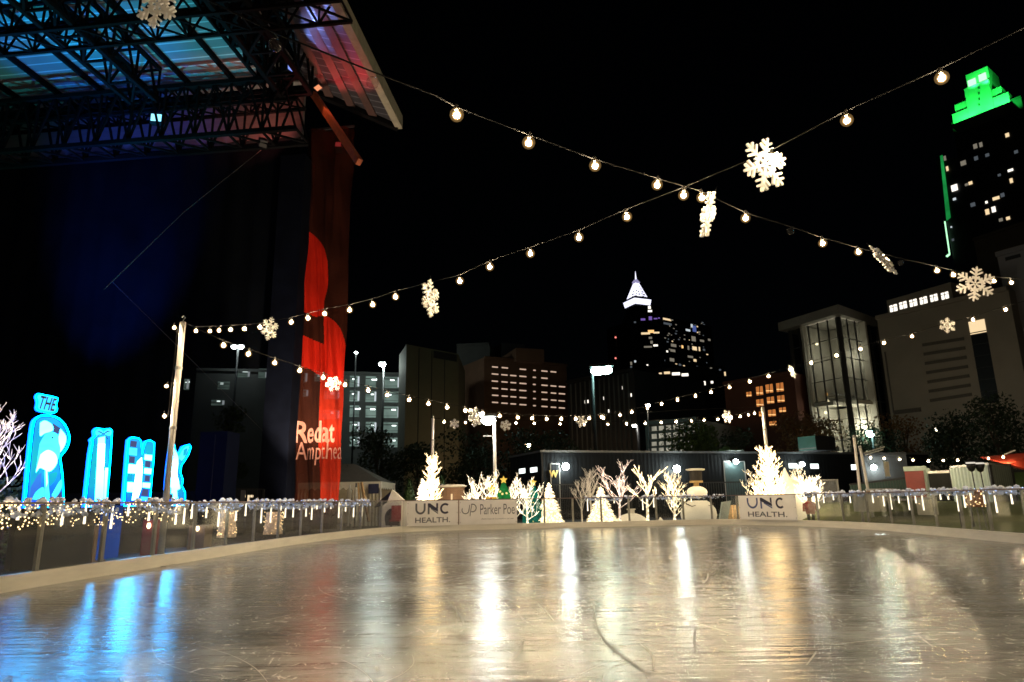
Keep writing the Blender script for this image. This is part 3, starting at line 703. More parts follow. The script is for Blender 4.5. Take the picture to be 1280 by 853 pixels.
def letter(label, base_px, Y, face, outline, layers, cat='letter sign', name='letter_sign', to_ground=True, inset=.035):
    """upright lit letter: outline + picture layers traced on its own standing plane"""
    p = D(base_px[0], base_px[1], Y); n = Vector((face[0], face[1], 0)).normalized(); u = Vector((-n.y, n.x, 0))
    f = Fac((p.x-u.x, p.y-u.y), (p.x+u.x, p.y+u.y))
    t = T(name, label, cat, (p.x, p.y, -.05), 'glowing letters')
    def poly(pts, off):
        q = [f.P(x, y, off) for x, y in zoomA(pts)]
        return q
    ol = poly(outline, 0)
    if to_ground:
        zb = min(q.z for q in ol)
        ol = [Vector((q.x, q.y, zb - .12)) if q.z < zb + .06 else q for q in ol]
        w_ = [(q-p).dot(f.u) for q in ol]; zc = (zb - .122 - .05)/2; pc = p + f.u*((min(w_)+max(w_))/2) - f.n*.11
        MB().box((pc.x, pc.y, zc), (max(w_)-min(w_)+.1, .5, zb-.122+.05), ax=(f.u, -f.n, Vector((0, 0, 1)))).build('plinth', m_stage, t)
    MB().prism(ol, f.n, .22).build('letter_body', m_edge, t)
    MB().prism([q + f.n*.012 for q in ol], f.n, .010).build('rim_light', LK['rim'], t)
    c = sum(ol, Vector())/len(ol)
    def shrink(pts, d):
        out = []; k = len(pts); up = Vector((0, 0, 1))
        P2 = [((q-c).dot(f.u), q.z) for q in pts]; A = sum(P2[i][0]*P2[(i+1) % k][1] - P2[(i+1) % k][0]*P2[i][1] for i in range(k)); sg = 1 if A > 0 else -1
        for i in range(k):
            a, b, e = Vector(P2[i-1]), Vector(P2[i]), Vector(P2[(i+1) % k]); d1 = (b-a).normalized(); d2 = (e-b).normalized()
            nn = Vector((-d1.y-d2.y, d1.x+d2.x));
            if nn.length < 1e-4: nn = Vector((-d1.y, d1.x))
            nn.normalize(); q = b + nn*d*sg; out.append(c + f.u*(q.x - 0) + Vector((0, 0, q.y - c.z)))
        return out
    MB().prism([q + f.n*.015 for q in shrink(ol, inset)], f.n, .003).build('contour_line', LK['line'], t)
    MB().prism([q + f.n*.019 for q in shrink(ol, inset+.018)], f.n, .003).build('letter_face', LK['body'], t)
    for i, (key, pts) in enumerate(layers):
        MB().prism([q for q in poly(pts, .022 + .004*i)], f.n, .003).build('painted_shape', LK[key], t)
    return t, f
def curve2(pts, n=5): return [(v.x, v.y) for v in catmull([(x, y, 0) for x, y in pts], n)]
R_out = [(165, 785)] + curve2([(185, 520), (212, 285), (240, 225), (290, 206), (370, 216), (430, 262), (465, 340), (455, 420), (405, 490)]) + [(420, 600), (437, 785)]
R_lay = [('teal', [(190, 780), (235, 300), (262, 245), (300, 400), (260, 600), (215, 780)]),
         ('white', curve2([(268, 260), (300, 245), (345, 270), (352, 310), (300, 330), (266, 345), (268, 260)])),
         ('violet', [(350, 262), (402, 296), (392, 335), (356, 318)]),
         ('white', curve2([(404, 300), (440, 350), (432, 410), (392, 460), (386, 380), (404, 300)])),
         ('pale', curve2([(265, 400), (300, 340), (345, 320), (385, 340), (392, 390), (402, 440), (380, 520), (330, 560), (262, 560), (240, 590), (265, 400)])),
         ('white', curve2([(270, 470), (320, 440), (372, 470), (380, 530), (330, 585), (270, 560), (240, 585), (270, 470)])),
         ('blue', [(205, 690), (250, 610), (278, 590), (272, 690), (250, 780), (196, 780)]),
         ('pale', [(295, 580), (315, 580), (335, 780), (300, 780)]),
         ('white', [(304, 560), (315, 560), (320, 660), (308, 690)]),
         ('teal', curve2([(330, 600), (380, 590), (370, 640), (330, 680), (330, 600)])),
         ('pale', curve2([(345, 740), (390, 660), (412, 640), (408, 700), (360, 775), (345, 740)])),
         ('pale', curve2([(215, 770), (240, 720), (290, 690), (290, 770), (215, 770)])),
         ('violet', [(352, 780), (410, 715), (412, 780)]),
         ('dark', curve2([(345, 352), (353, 352), (353, 364), (345, 364), (345, 352)]))]
rt_, fR = letter('large glowing blue letter R with a bird-like picture inside, the plaque THE above it', (60, 627), 14.2, (.72, -.69), R_out, R_lay)
# the THE plaque stands on two rods above the R
the = curve2([(238, 85), (250, 64), (300, 72), (372, 88), (388, 100), (378, 140), (384, 165), (372, 192), (330, 196), (262, 180), (242, 160), (248, 120), (238, 85)], 4)
pl = [fR.P(x, y, 0) for x, y in zoomA(the)]
pq = MB().prism(pl, fR.n, .16).build('plaque', m_edge, rt_)
MB().prism([q + fR.n*.012 for q in pl], fR.n, .01).build('rim_light', LK['rim'], pq)
cc = sum(pl, Vector())/len(pl)
MB().prism([cc + (q-cc)*.86 + fR.n*.017 for q in pl], fR.n, .004).build('plaque_face', LK['pale'], pq)
a, b = fR.P(*zoomA([(262, 120)])[0], .02), fR.P(*zoomA([(372, 142)])[0], .02)
text('THE', (a+b)/2, (b-a), fR.n, .3, mat('letter_dark_print', (.0, .05, .12), .5), pq, width=(b-a).length, height=.27, ext=.003, bold=.006)
for x in (285, 335):
    MB().tube([fR.P(*zoomA([(x, 180)])[0], -.08), fR.P(*zoomA([(x, 235)])[0], -.08)], .015, 6).build('mounting_rod', m_darkmetal, rt_)
I_out = [(565, 785), (598, 470), (612, 390), (606, 370), (632, 345), (628, 310), (642, 292), (690, 300), (735, 296), (750, 310), (746, 400), (735, 560), (716, 785)]
I_lay = [('teal', [(585, 780), (622, 420), (640, 380), (650, 420), (630, 780)]), ('white', [(632, 780), (655, 360), (700, 350), (690, 780)]), ('bright', [(650, 600), (655, 400), (700, 400), (690, 600)]),
         ('pale', curve2([(636, 315), (660, 300), (690, 322), (660, 345), (640, 340), (636, 315)])), ('pale', curve2([(690, 322), (720, 302), (744, 315), (735, 345), (705, 340), (690, 322)])),
         ('dark', curve2([(648, 322), (664, 316), (688, 330), (690, 336), (664, 324), (648, 322)])), ('dark', curve2([(694, 330), (716, 314), (736, 318), (718, 322), (694, 336), (694, 330)])),
         ('dark', [(640, 352), (646, 352), (668, 338), (662, 336)]), ('dark', [(712, 352), (720, 366), (716, 370), (700, 344)]),
         ('teal', curve2([(615, 548), (635, 545), (635, 572), (615, 572), (615, 548)])), ('teal', curve2([(690, 555), (710, 550), (710, 578), (690, 575), (690, 555)])),
         ('white', [(692, 780), (700, 560), (722, 560), (706, 780)])]
letter('glowing letter I drawn as a tall gift box tied with a bow', (120, 627), 16.4, (.72, -.69), I_out, I_lay)
N_out = [(826, 785), (846, 480), (856, 372), (880, 352), (925, 360), (942, 378), (948, 470), (958, 400), (972, 380), (1000, 372), (1032, 392), (1028, 500), (1016, 620), (1002, 785)]
N_lay = [('violet', [(872, 378), (914, 384), (908, 424), (868, 418)]), ('pale', [(862, 425), (915, 430), (912, 478), (860, 472)]), ('violet', [(864, 482), (900, 486), (896, 530), (860, 526)]),
         ('white', [(858, 535), (920, 540), (930, 600), (852, 596)]), ('teal', [(852, 600), (884, 604), (880, 650), (850, 646)]), ('white', [(850, 655), (940, 660), (930, 725), (846, 720)]), ('teal', [(846, 726), (880, 728), (876, 776), (842, 776)]),
         ('bright', [(915, 520), (945, 490), (950, 560), (940, 700), (915, 775), (880, 775), (900, 640)]),
         ('teal', curve2([(968, 400), (1000, 384), (1024, 400), (1018, 470), (972, 460), (968, 400)])), ('white', [(965, 470), (1016, 476), (1012, 512), (962, 505)]), ('violet', [(970, 512), (1006, 518), (1000, 560), (966, 552)]),
         ('white', [(962, 562), (1012, 566), (1008, 602), (960, 598)]), ('violet', [(968, 610), (1000, 614), (996, 652), (964, 648)]), ('white', [(950, 658), (1004, 662), (1000, 695), (948, 690)]), ('violet', [(952, 700), (990, 704), (986, 750), (940, 746)]), ('pale', [(940, 752), (998, 756), (996, 778), (938, 778)])]
letter('glowing letter N drawn as a striped knitted scarf', (172, 627), 18.6, (.72, -.69), N_out, N_lay)
K_out = [(1112, 785), (1108, 700), (1120, 560), (1140, 400), (1158, 385), (1166, 410), (1172, 450), (1190, 470), (1210, 440), (1222, 415), (1262, 402), (1276, 420), (1260, 470), (1236, 510), (1212, 545), (1205, 590), (1222, 640), (1215, 680), (1236, 720), (1240, 785)]
K_lay = [('white', curve2([(1135, 760), (1128, 600), (1150, 430), (1168, 440), (1190, 500), (1180, 600), (1200, 690), (1190, 760), (1135, 760)])), ('bright', curve2([(1145, 640), (1150, 520), (1185, 520), (1180, 600), (1190, 660), (1145, 640)])),
         ('pale', curve2([(1190, 490), (1225, 430), (1258, 415), (1250, 450), (1215, 510), (1190, 490)])), ('teal', curve2([(1225, 440), (1250, 430), (1240, 470), (1222, 480), (1225, 440)])), ('teal', curve2([(1120, 700), (1140, 690), (1140, 730), (1118, 740), (1120, 700)])),
         ('teal', curve2([(1180, 710), (1215, 700), (1228, 760), (1190, 770), (1180, 710)])), ('dark', curve2([(1128, 740), (1150, 730), (1152, 760), (1130, 768), (1128, 740)]))]
letter('glowing letter K with a jagged fir-branch outline behind the white pole', (222, 627), 20.8, (.72, -.69), K_out, K_lay)

# ------------------------------------------------------------------ lamp-wrapped trees
m_litwhite = glow('lamp_wrapped_white', (.75, .70, .6), (1.0, .82, .55), 5.0, nscale=9)
m_litwarm = glow('lamp_wrapped_warm', (.7, .6, .42), (1.0, .80, .48), 3.4, nscale=9)
m_litgold = glow('lamp_wrapped_gold', (.72, .64, .48), (1.0, .72, .36), 8.0, nscale=9)
m_litdim = glow('lamp_wrapped_dim', (.55, .52, .48), (1.0, .9, .78), .12, nscale=9)
m_litpink = glow('lamp_wrapped_rosy', (.7, .55, .5), (1.0, .80, .66), 1.9, nscale=9)
def bare_tree(label, base, h, spread, m, seed, trunk=.06, fork=.3, n0=7, depth=3, droop=.0, group='bare trees wrapped in lamps', name='lit_tree', lean=0, upright=.75, thin=.0065, brr=None):
    rg = random.Random(seed); b = Vector(base); t = T(name, label, 'tree', tuple(b), group)
    tr = MB(); br = MB(); top = b + Vector((lean, 0, h*.82))
    pts = [b.lerp(top, k/5) + Vector((rg.uniform(-.03, .03)*h*.3, rg.uniform(-.03, .03)*h*.3, 0))*(k > 0) for k in range(6)]
    tr.tube(pts, [trunk*(1-.13*k) for k in range(6)], 7)
    def grow(p, d, L, r, lev):
        q = p; path = [p]; dd = d.copy()
        for k in range(3):
            dd = (dd + Vector((rg.uniform(-.25, .25), rg.uniform(-.25, .25), .10 - droop))).normalized(); q = q + dd*L/3; path.append(q)
        br.tube(path, [r, r*.85, r*.7, r*.45], 4 if lev > 0 else 5)
        if lev < depth:
            for k in range(rg.choice((3, 3, 4))):
                i = rg.choice((1, 2, 2, 3)); e = Vector((rg.uniform(-1, 1), rg.uniform(-1, 1), rg.uniform(-.2, .7))).normalized()
                grow(path[i], (dd*.8 + e*.75).normalized(), L*rg.uniform(.45, .68), max(thin, r*.6), lev+1)
    for k in range(n0):
        f = fork + (1-fork)*k/max(1, n0-1)*.98; p = b.lerp(top, f); a = k*2.4 + rg.uniform(-.4, .4)
        d = Vector((math.cos(a), math.sin(a), upright + f*.6)).normalized()
        grow(p, d, spread*(1.05 - .45*f)*rg.uniform(.8, 1.15), (brr or trunk*.36)*(1.1-.5*f), 0)
    tr.build('trunk', m, t); br.build('crown', m, t); return t
def cone_tree(label, base, h, r, m, seed, group='shaggy cone trees of white light', tiers=9):
    rg = random.Random(seed); t = T('lit_cone_tree', label, 'tree', base, group); mb = MB(); b = Vector(base)
    mb.lathe(b, [(r*.86, .02*h), (r*.8, .08*h), (r*.42, .5*h), (.03, .97*h)], 12)
    for k in range(int(tiers*34)):
        z = rg.random()**1.15; a = rg.uniform(0, 2*PI); rr = r*(1-z)*.9 + .02; c = b + Vector((rr*math.cos(a), rr*math.sin(a), z*h*.96 + .02*h)); o = Vector((math.cos(a), math.sin(a), rg.uniform(-.55, .15)))
        L = r*rg.uniform(.16, .34)*(1.1-.6*z); s = Vector((-math.sin(a), math.cos(a), 0))*L*.42; w = Vector((0, 0, L*.4))
        mb.add([c-s, c+s, c+w, c+o*L], [(0, 1, 3), (1, 2, 3), (2, 0, 3)])
    mb.build('crown', m, t); MB().tube([b, b + Vector((0, 0, .1*h))], .06, 8).build('stand', m_whitepaint, t); return t
gz = -.05
def gp(px, Y): p = D(px, 640, Y); return (p.x, p.y, gz)
def topz(px, py, Y): return D(px, py, Y).z
# far left
bare_tree('glowing bare white tree cut off by the left edge of the picture', gp(-20, 14.5), topz(-6, 506, 14.5), 1.0, glow('lamp_wrapped_soft', (.7, .6, .55), (1.0, .84, .66), 1.7, nscale=9), 24, trunk=.05, n0=15, depth=2, fork=.45, upright=.9, thin=.008)
def leafcloud(mb, c, r, n, leaf, rg, flat=1.0):
    c = Vector(c)
    for k in range(n):
        while True:
            v = Vector((rg.uniform(-1, 1), rg.uniform(-1, 1), rg.uniform(-1, 1)))
            if v.length <= 1 and v.length > .25: break
        p = c + Vector((v.x*r, v.y*r, v.z*r*flat)); e = Vector((rg.uniform(-1, 1), rg.uniform(-1, 1), rg.uniform(-.6, 1))).normalized(); f = e.orthogonal().normalized()
        g_ = e.cross(f); s = leaf*rg.uniform(.6, 1.4); mb.add([p-f*s*.5, p+e*s*.2+g_*s*.35, p+f*s*.5+e*s*.1, p-g_*s*.35], [(0, 1, 2, 3)])
m_leafA = mat('leaf_mid_green', (.07, .13, .03), .6, scale=2.0, var=.5)
m_leafB = mat('leaf_dark_green', (.035, .06, .025), .6, scale=2.0, var=.5)
m_leafO = mat('leaf_autumn_rust', (.22, .07, .02), .6, scale=1.2, col2=(.16, .12, .03))
m_bark = mat('bark', (.09, .065, .045), .9, bump=.5, bscale=30)
def leafy(label, base, h, r, m, seed, cat='tree', name='tree', group='leafy trees behind the rink', n=1500, leaf=.16, clumps=9, trunk_f=.35):
    rg = random.Random(seed); t = T(name, label, cat, base, group); b = Vector(base); tr = MB(); cr = MB()
    tp = b + Vector((rg.uniform(-.1, .1)*r, rg.uniform(-.1, .1)*r, h*.8)); tr.tube([b, b.lerp(tp, .5) + Vector((.05*r, 0, 0)), tp], [h*.022, h*.016, h*.006], 7)
    for k in range(clumps):
        a = rg.uniform(0, 2*PI); z = rg.uniform(trunk_f, .92); rr = r*(1.0-.55*abs(z-.55)/.45)*rg.uniform(.25, .75)
        c = b + Vector((rr*math.cos(a), rr*math.sin(a), z*h)); tr.tube([b.lerp(tp, max(.2, z-.2)), c], [h*.008, h*.003], 5)
        leafcloud(cr, c, r*rg.uniform(.34, .55), n//clumps, leaf, rg, .8)
    tr.build('trunk', m_bark, t); cr.build('crown', m, t); return t
leafy('round green bush at the left edge under the glowing bare tree', gp(8, 15.5), 1.9, 1.2, m_leafA, 31, 'bush', 'bush', None, n=1500, leaf=.11, clumps=8, trunk_f=.15)

# ------------------------------------------------------------------ stage building
SA = R(6.5); su = Vector((math.cos(SA), -math.sin(SA), 0)); sv = Vector((math.sin(SA), math.cos(SA), 0))
m_roof, tR, bR, oR = nt('roof_sheet'); nn_ = tR.nodes; ll_ = tR.links
tc = nn_.new('ShaderNodeTexCoord'); mp = nn_.new('ShaderNodeMapping'); mp.inputs['Rotation'].default_value = (0, 0, SA); ll_.new(tc.outputs['Object'], mp.inputs[0])
wv = nn_.new('ShaderNodeTexWave'); wv.bands_direction = 'Y'; wv.inputs['Scale'].default_value = .55; wv.inputs['Distortion'].default_value = 0; ll_.new(mp.outputs[0], wv.inputs[0])
rp = nn_.new('ShaderNodeValToRGB'); rp.color_ramp.elements[0].position = .955; rp.color_ramp.elements[0].color = (.30, .31, .32, 1); rp.color_ramp.elements[1].position = .985; rp.color_ramp.elements[1].color = (.85, .86, .88, 1)
ll_.new(wv.outputs['Fac'], rp.inputs[0]); ns = nn_.new('ShaderNodeTexNoise'); ns.inputs['Scale'].default_value = .35; ns.inputs['Detail'].default_value = 5; ll_.new(tc.outputs['Object'], ns.inputs[0])
mxr = nn_.new('ShaderNodeMix'); mxr.data_type = 'RGBA'; mxr.blend_type = 'MULTIPLY'; mxr.inputs[0].default_value = .6; ll_.new(rp.outputs[0], mxr.inputs[6]); ll_.new(ns.outputs['Fac'], mxr.inputs[7]); ll_.new(mxr.outputs[2], bR.inputs['Base Color']); bR.inputs['Roughness'].default_value = .55
m_wing = m_roof.copy(); m_wing.name = 'wing_sheet'
for nd in m_wing.node_tree.nodes:
    if nd.type == 'VALTORGB': nd.color_ramp.elements[0].color = (.065, .065, .08, 1); nd.color_ramp.elements[1].color = (.28, .29, .33, 1)
m_truss = mat('truss_steel', (.004, .0042, .005), .85, spec=.1)
m_scrim = veil('stage_scrim', (.005, .007, .010), .30, scale=.5, var=.5)
m_stage = mat('stage_black', (.010, .012, .016), .7, scale=1.0, var=.4)
m_soffit = mat('soffit_sheet', (.20, .17, .17), .6, scale=1.0, var=.3, stretch=(1, 1, 6))
m_purl = mat('wing_purlin', (.09, .05, .045), .6)
m_fascia = mat('roof_fascia', (.38, .35, .27), .6, scale=4, var=.3)
m_orange = mat('orange_beam', (.55, .12, .035), .5, scale=4, var=.35)
ZR = 22.0
stage = T('amphitheatre_stage', 'huge steel stage with a truss-hung blue-lit roof and dark curtain on the left', 'stage', tuple(G(200, 400, 0)*0 + Vector((-14, 34, -.05))))
def zpt(px, py, z): return G(px, py, z)
cBR = zpt(384, 106, ZR); cBL = zpt(-60, 128, ZR)
bdir = (cBL - cBR); bdir.z = 0; bdir.normalize()
BR_, BL_ = cBR, cBR - su*34
frontY = 7
def alongv(p, z=ZR): k = (frontY - p.y)/sv.y; return p + sv*k
main = MB(); a, b, c_, d_ = alongv(BL_), alongv(BR_), BR_, BL_
main.prism([a, b, c_, d_], (0, 0, -1), .25); main.build('roof_sheet', m_roof, stage)
# raised wing at the right: tilted sheet between the main roof and the fascia
w1, w2 = zpt(384, 106, ZR-.1), zpt(494, 156, 20.6)
w3 = w2 - sv*16; w4 = Vector((w1.x, w1.y, w1.z)) - sv*(16)
wing_f = zpt(412, -4, 20.6); wing_n = zpt(338, -4, ZR-.1)
w3 = w2 + (wing_f-w2)*1.7; w4 = w1 + (wing_n-w1)*1.7
MB().prism([w4, w3, w2, w1], (0, 0, -1), .2).build('roof_wing', m_wing, stage)
MB().bar(w3 + Vector((.22, 0, .1)), w2 + Vector((.22, 0, .1)), .35, .75).build('fascia', m_fascia, stage)
MB().bar(w2 + Vector((.2, 0, -.1)), w1 + Vector((0, .1, -.1)), .3, .5).build('eave_beam', m_truss, stage)
for k in (.25, .5, .75):
    MB().bar(w4.lerp(w3, k) - Vector((0, 0, .12)), w1.lerp(w2, k) - Vector((0, 0, .12)), .38, .12).build('purlin', m_purl, stage)
for k in range(15):
    p = BR_ - su*(1.0 + 2.35*k); MB().bar(p - Vector((0, 0, .17)), alongv(p) - Vector((0, 0, .17)), .16, .26).build('purlin', m_truss, stage)
def truss(p, q, h, w, n, cr=.11, dr=.06, side=None):
    mb = MB(); p = Vector(p); q = Vector(q); d = (q-p).normalized(); s = d.cross(Vector((0, 0, 1))).normalized()*w/2; H = Vector((0, 0, h))
    for o in (s, -s):
        mb.bar(p+o, q+o, cr*2); mb.bar(p+o+H, q+o+H, cr*2)
        for k in range(n):
            a = p.lerp(q, k/n) + o; b = p.lerp(q, (k+1)/n) + o; m_ = (a+b)/2
            mb.bar(a, m_+H, dr*2); mb.bar(m_+H, b, dr*2); mb.bar(a, a+H, dr*2)
    for k in range(n+1):
        a = p.lerp(q, k/n); mb.bar(a+s, a-s, dr*2); mb.bar(a+s+H, a-s+H, dr*2)
        if k < n: b = p.lerp(q, (k+1)/n); mb.bar(a+s, b-s, dr*2)
    return mb
# cross trusses (left-right) and long trusses (towards the viewer)
q1 = zpt(330, 24, 19.9); truss(q1 - su*30, q1 + su*3.4, 1.3, 1.2, 24, .07, .035).build('cross_truss', m_truss, stage)
q2 = zpt(352, 172, 17.9); truss(q2 - su*32, q2 + su*1.0, 2.7, 1.4, 20, .10, .045).build('cross_truss', m_truss, stage)
q2b = zpt(365, 131, 20.2); truss(q2b - su*34, q2b + su*.5, 1.1, .9, 24, .07, .035).build('cross_truss', m_truss, stage)
q3 = zpt(370, 118, 20.0); truss(q3, alongv(q3), 1.8, 1.5, 14, .10, .05).build('long_truss', m_truss, stage)
q4 = zpt(180, 128, 20.0); truss(q4, alongv(q4), 1.7, 1.3, 14, .09, .045).build('long_truss', m_truss, stage)
q5 = zpt(352, 120, 20.8); truss(q5, alongv(q5), 1.0, 1.0, 18, .07, .05).build('long_truss', m_truss, stage)
# back wall under the roof edge (sheet), curtain below, tower legs
wl_t = BR_ + sv*.6
pbl, pbr = wl_t - su*34, wl_t - su*.4
zc = D(330, 172, wl_t.y).z
MB().prism([Vector((pbl.x, pbl.y, zc)), Vector((pbr.x, pbr.y, zc)), Vector((pbr.x, pbr.y, ZR)), Vector((pbl.x, pbl.y, ZR))], -sv, .2).build('back_sheet', m_soffit, stage)
def floor_fold(mb, p, q, z0, z1, amp, nw, n=90):
    vs = []; fs = []; nrm = Vector(((q-p).y, -(q-p).x, 0)).normalized()
    for i in range(n+1):
        b_ = p.lerp(q, i/n) + nrm*(amp*math.sin(2*PI*nw*i/n + 1.3*math.sin(i*.21)))
        for k in range(7): z = z0 + (z1-z0)*k/6; vs.append((b_.x + nrm.x*amp*.4*math.sin(k*1.3+i*.1), b_.y + nrm.y*amp*.4*math.sin(k*1.3+i*.1), z))
    for i in range(n):
        for k in range(6): fs.append((i*7+k, (i+1)*7+k, (i+1)*7+k+1, i*7+k+1))
    return mb.add(vs, fs)
floor_fold(MB(), pbl - sv*.1 + Vector((0, 0, 0)), pbr - sv*.1, 0, zc, .12, 26).build('curtain', m_scrim, stage, smooth=True)
for px_, pw in ((363, 1.35),):
    p = D(361, 400, BR_.y + .2); MB().box((p.x, p.y, 8.9), (1.25, 1.25, 17.9), -SA).build('tower_leg', mat('tower_wrap', (.004, .006, .013), .95, scale=1.2, var=.5, spec=.05), stage)
p1, p2 = D(392, 118, 30.5), D(449, 203, 27.5)
MB().bar(p1, p2, .24, .30).build('orange_beam', m_orange, stage)
# stage floor front behind the letters
sf = Fac(((-40), 29.0), (-9.2, 26.6))
MB().prism([Vector((-40, 31.0, -.05)), Vector((-10.9, 27.8, -.05)), Vector((-10.9, 27.8, 1.7)), Vector((-40, 31.0, 1.7))], (-.1, -1, 0), .4).build('stage_front', m_stage, stage)
cab = T('equipment_cabinet', 'tall dark blue cabinet standing right of the letter K', 'cabinet', gp(270, 25.5))
cx = D(271, 600, 25.5); MB().box((cx.x, cx.y, 1.85), (1.05, .9, 3.8), -SA).build('casing', mat('cabinet_blue', (.006, .009, .024), .95, scale=3, spec=.03), cab)
MB().box((cx.x+.02, cx.y-.47, 1.85), (.03, .02, 3.6), -SA).build('door_seam', m_stage, cab)
# floodlight on the truss + working lamps of the stage (blue over the roof, red at the wing)
fl_ = T('stage_floodlight', 'small square blue-white floodlight hanging on the rear truss', 'floodlight', tuple(D(195, 147, 29.5)))
p = D(195, 147, 29.5); MB().box(p + Vector((0, .2, 0)), (.62, .35, .5), .2).build('housing', m_blackmetal, fl_)
MB().box(p + Vector((0, .012, 0)), (.46, .02, .36), .2).build('lens', emis('flood_blue', (.25, .75, 1.0), 2.0), fl_)
MB().tube([p + Vector((0, .2, .25)), p + Vector((0, .2, .9))], .03, 6).build('yoke', m_blackmetal, fl_)
def stage_lamp(label, pos, to, power, col, angle=70, blend=.6):
    t = T('stage_lamp', label, 'stage lamp', tuple(pos), 'stage lamps under the roof'); d = (Vector(to)-Vector(pos)).normalized()
    MB().bar(Vector(pos) - d*.5, Vector(pos) - d*.08, .34).build('housing', m_blackmetal, t); MB().bar(Vector(pos)-d*.08, Vector(pos)-d*.05, .28).build('lens', emis('lamp_lens', col, 1.0), t)
    lamp('stage_lamp_beam', 'SPOT', pos, power, col, t, .15, to, angle, blend); return t
def rp(k, back, z): p = BR_ - su*k - sv*back; return Vector((p.x, p.y, z))
stage_lamp('blue stage lamp on the stage floor pointing up at the roof middle', rp(8.0, 5.5, .5), rp(9.0, 4.5, ZR), 19000, (.008, .22, 1.0), 28)
stage_lamp('teal stage lamp on the stage floor pointing up at the roof', rp(5.0, 6.5, .5), rp(5.0, 6.5, ZR), 18000, (.012, .50, .66), 38)
stage_lamp('second teal stage lamp on the stage floor farther left', rp(15, 6.5, .5), rp(15, 6, ZR), 6500, (.02, .55, .50), 40)
stage_lamp('soft blue stage lamp aimed at the dark curtain', rp(9.5, 7, .5), D(145, 320, BR_.y + 1.2), 30000, (.02, .12, 1.0), 36, 1.0)
stage_lamp('red stage lamp pointing up behind the rear truss at the right', rp(1.5, 1.4, 18.2), rp(3.2, -.2, 20.5), 300, (1.0, .22, .16), 120)
stage_lamp('red stage lamp under the right wing of the roof', w2 - sv*1.0 + Vector((-2.6, 0, -1.6)), w2.lerp(w3, .35) + Vector((-1.6, 0, 0)), 3200, (1.0, .08, .08), 85)
stage_lamp('violet-blue stage lamp lighting the outer edge of the roof wing', w1.lerp(w4, .35) + Vector((.3, 0, -1.6)), w2.lerp(w3, .42) - Vector((.6, 0, 0)), 1500, (.26, .36, 1.0), 80)
stage_lamp('orange stage lamp beside the slanting orange beam', p1 + Vector((.6, -1.2, -.5)), (p1+p2)/2, 120, (1.0, .35, .16), 60)
# ------------------------------------------------------------------ hanging mesh banner with folds
m_ban = veil('banner_mesh', (.048, .013, .007), .16, scale=.8, var=.4)
m_red = veil('banner_red', (.54, .018, .007), .06, scale=1.0, var=.25)
m_pink = mat('banner_print', (.62, .30, .22), .6)
bp0 = D(374, 300, 31.5); bf_ = Fac((bp0.x, bp0.y), (bp0.x + su.x*3, bp0.y + su.y*3))
bn = T('hanging_banner', 'tall dark red folded mesh banner with bright red shapes and pale lettering', 'banner', (bp0.x, bp0.y, -.05))
def bandepth(u_, z): return .17*math.sin(u_*5.2 + .5*math.sin(z*.55)) + .08*math.sin(u_*11 + z*.9) + .05*math.sin(z*1.7+u_*3) + .035*math.sin(u_*23 + z*2.1) - .22*math.exp(-((u_-1.42 - .04*math.sin(z*.3))/.12)**2)
U0 = bf_.P(372, 400); U1 = bf_.P(436, 300); wB = (bf_.P(433, 400) - U0).length; zT = bf_.P(400, 162).z; o_ = Vector((U0.x, U0.y, 0))
def banpt(u_, z, off=0.0): return o_ + bf_.u*u_ + bf_.n*(bandepth(u_, z)*.8 + off) + Vector((0, 0, z))
NB, NZ = 110, 420; vs = [banpt(wB*i/NB, .02 + (zT-.02)*k/NZ) for i in range(NB+1) for k in range(NZ+1)]
fs = [(i*(NZ+1)+k, (i+1)*(NZ+1)+k, (i+1)*(NZ+1)+k+1, i*(NZ+1)+k+1) for i in range(NB) for k in range(NZ)]
def inside(x, y, poly):
    c = False; j = len(poly)-1
    for i in range(len(poly)):
        if (poly[i][1] > y) != (poly[j][1] > y) and x < (poly[j][0]-poly[i][0])*(y-poly[i][1])/(poly[j][1]-poly[i][1]) + poly[i][0]: c = not c
        j = i
    return c
def uz(px, py): q = bf_.P(px, py); return ((q-o_).dot(bf_.u), q.z)
sh1 = [uz(*p) for p in curve2([(372, 284), (384, 288), (398, 300), (408, 318), (410, 345), (405, 375), (400, 396), (368, 386)])]
sh2 = [uz(*p) for p in [(404, 396)] + curve2([(406, 394), (420, 404), (430, 424), (433, 450), (430, 470), (420, 484)]) + [(408, 476), (388, 462), (366, 458), (366, 416), (380, 420), (404, 430)]]
sh3 = [uz(*p) for p in [(402, 455), (431, 455), (433, 500), (428, 626), (402, 626), (398, 560)]]
mb = MB(); mb.add(vs, fs)
me_m = []
for f in fs:
    cu = sum(((Vector(vs[i]) - o_).dot(bf_.u) for i in f))/4; cz = sum(vs[i].z for i in f)/4
    me_m.append(1 if (inside(cu, cz, sh1) or inside(cu, cz, sh2)) else (2 if inside(cu, cz, sh3) else 0))
mb.m = me_m
m_mid = veil('banner_midred', (.42, .026, .009), .12, scale=.8, var=.4)
mb.build('banner_cloth', [m_ban, m_red, m_mid], bn, smooth=True)
MB().bar(banpt(0, zT) + Vector((0, 0, .05)), banpt(wB, zT) + Vector((0, 0, .05)), .1).build('top_bar', m_darkmetal, bn)
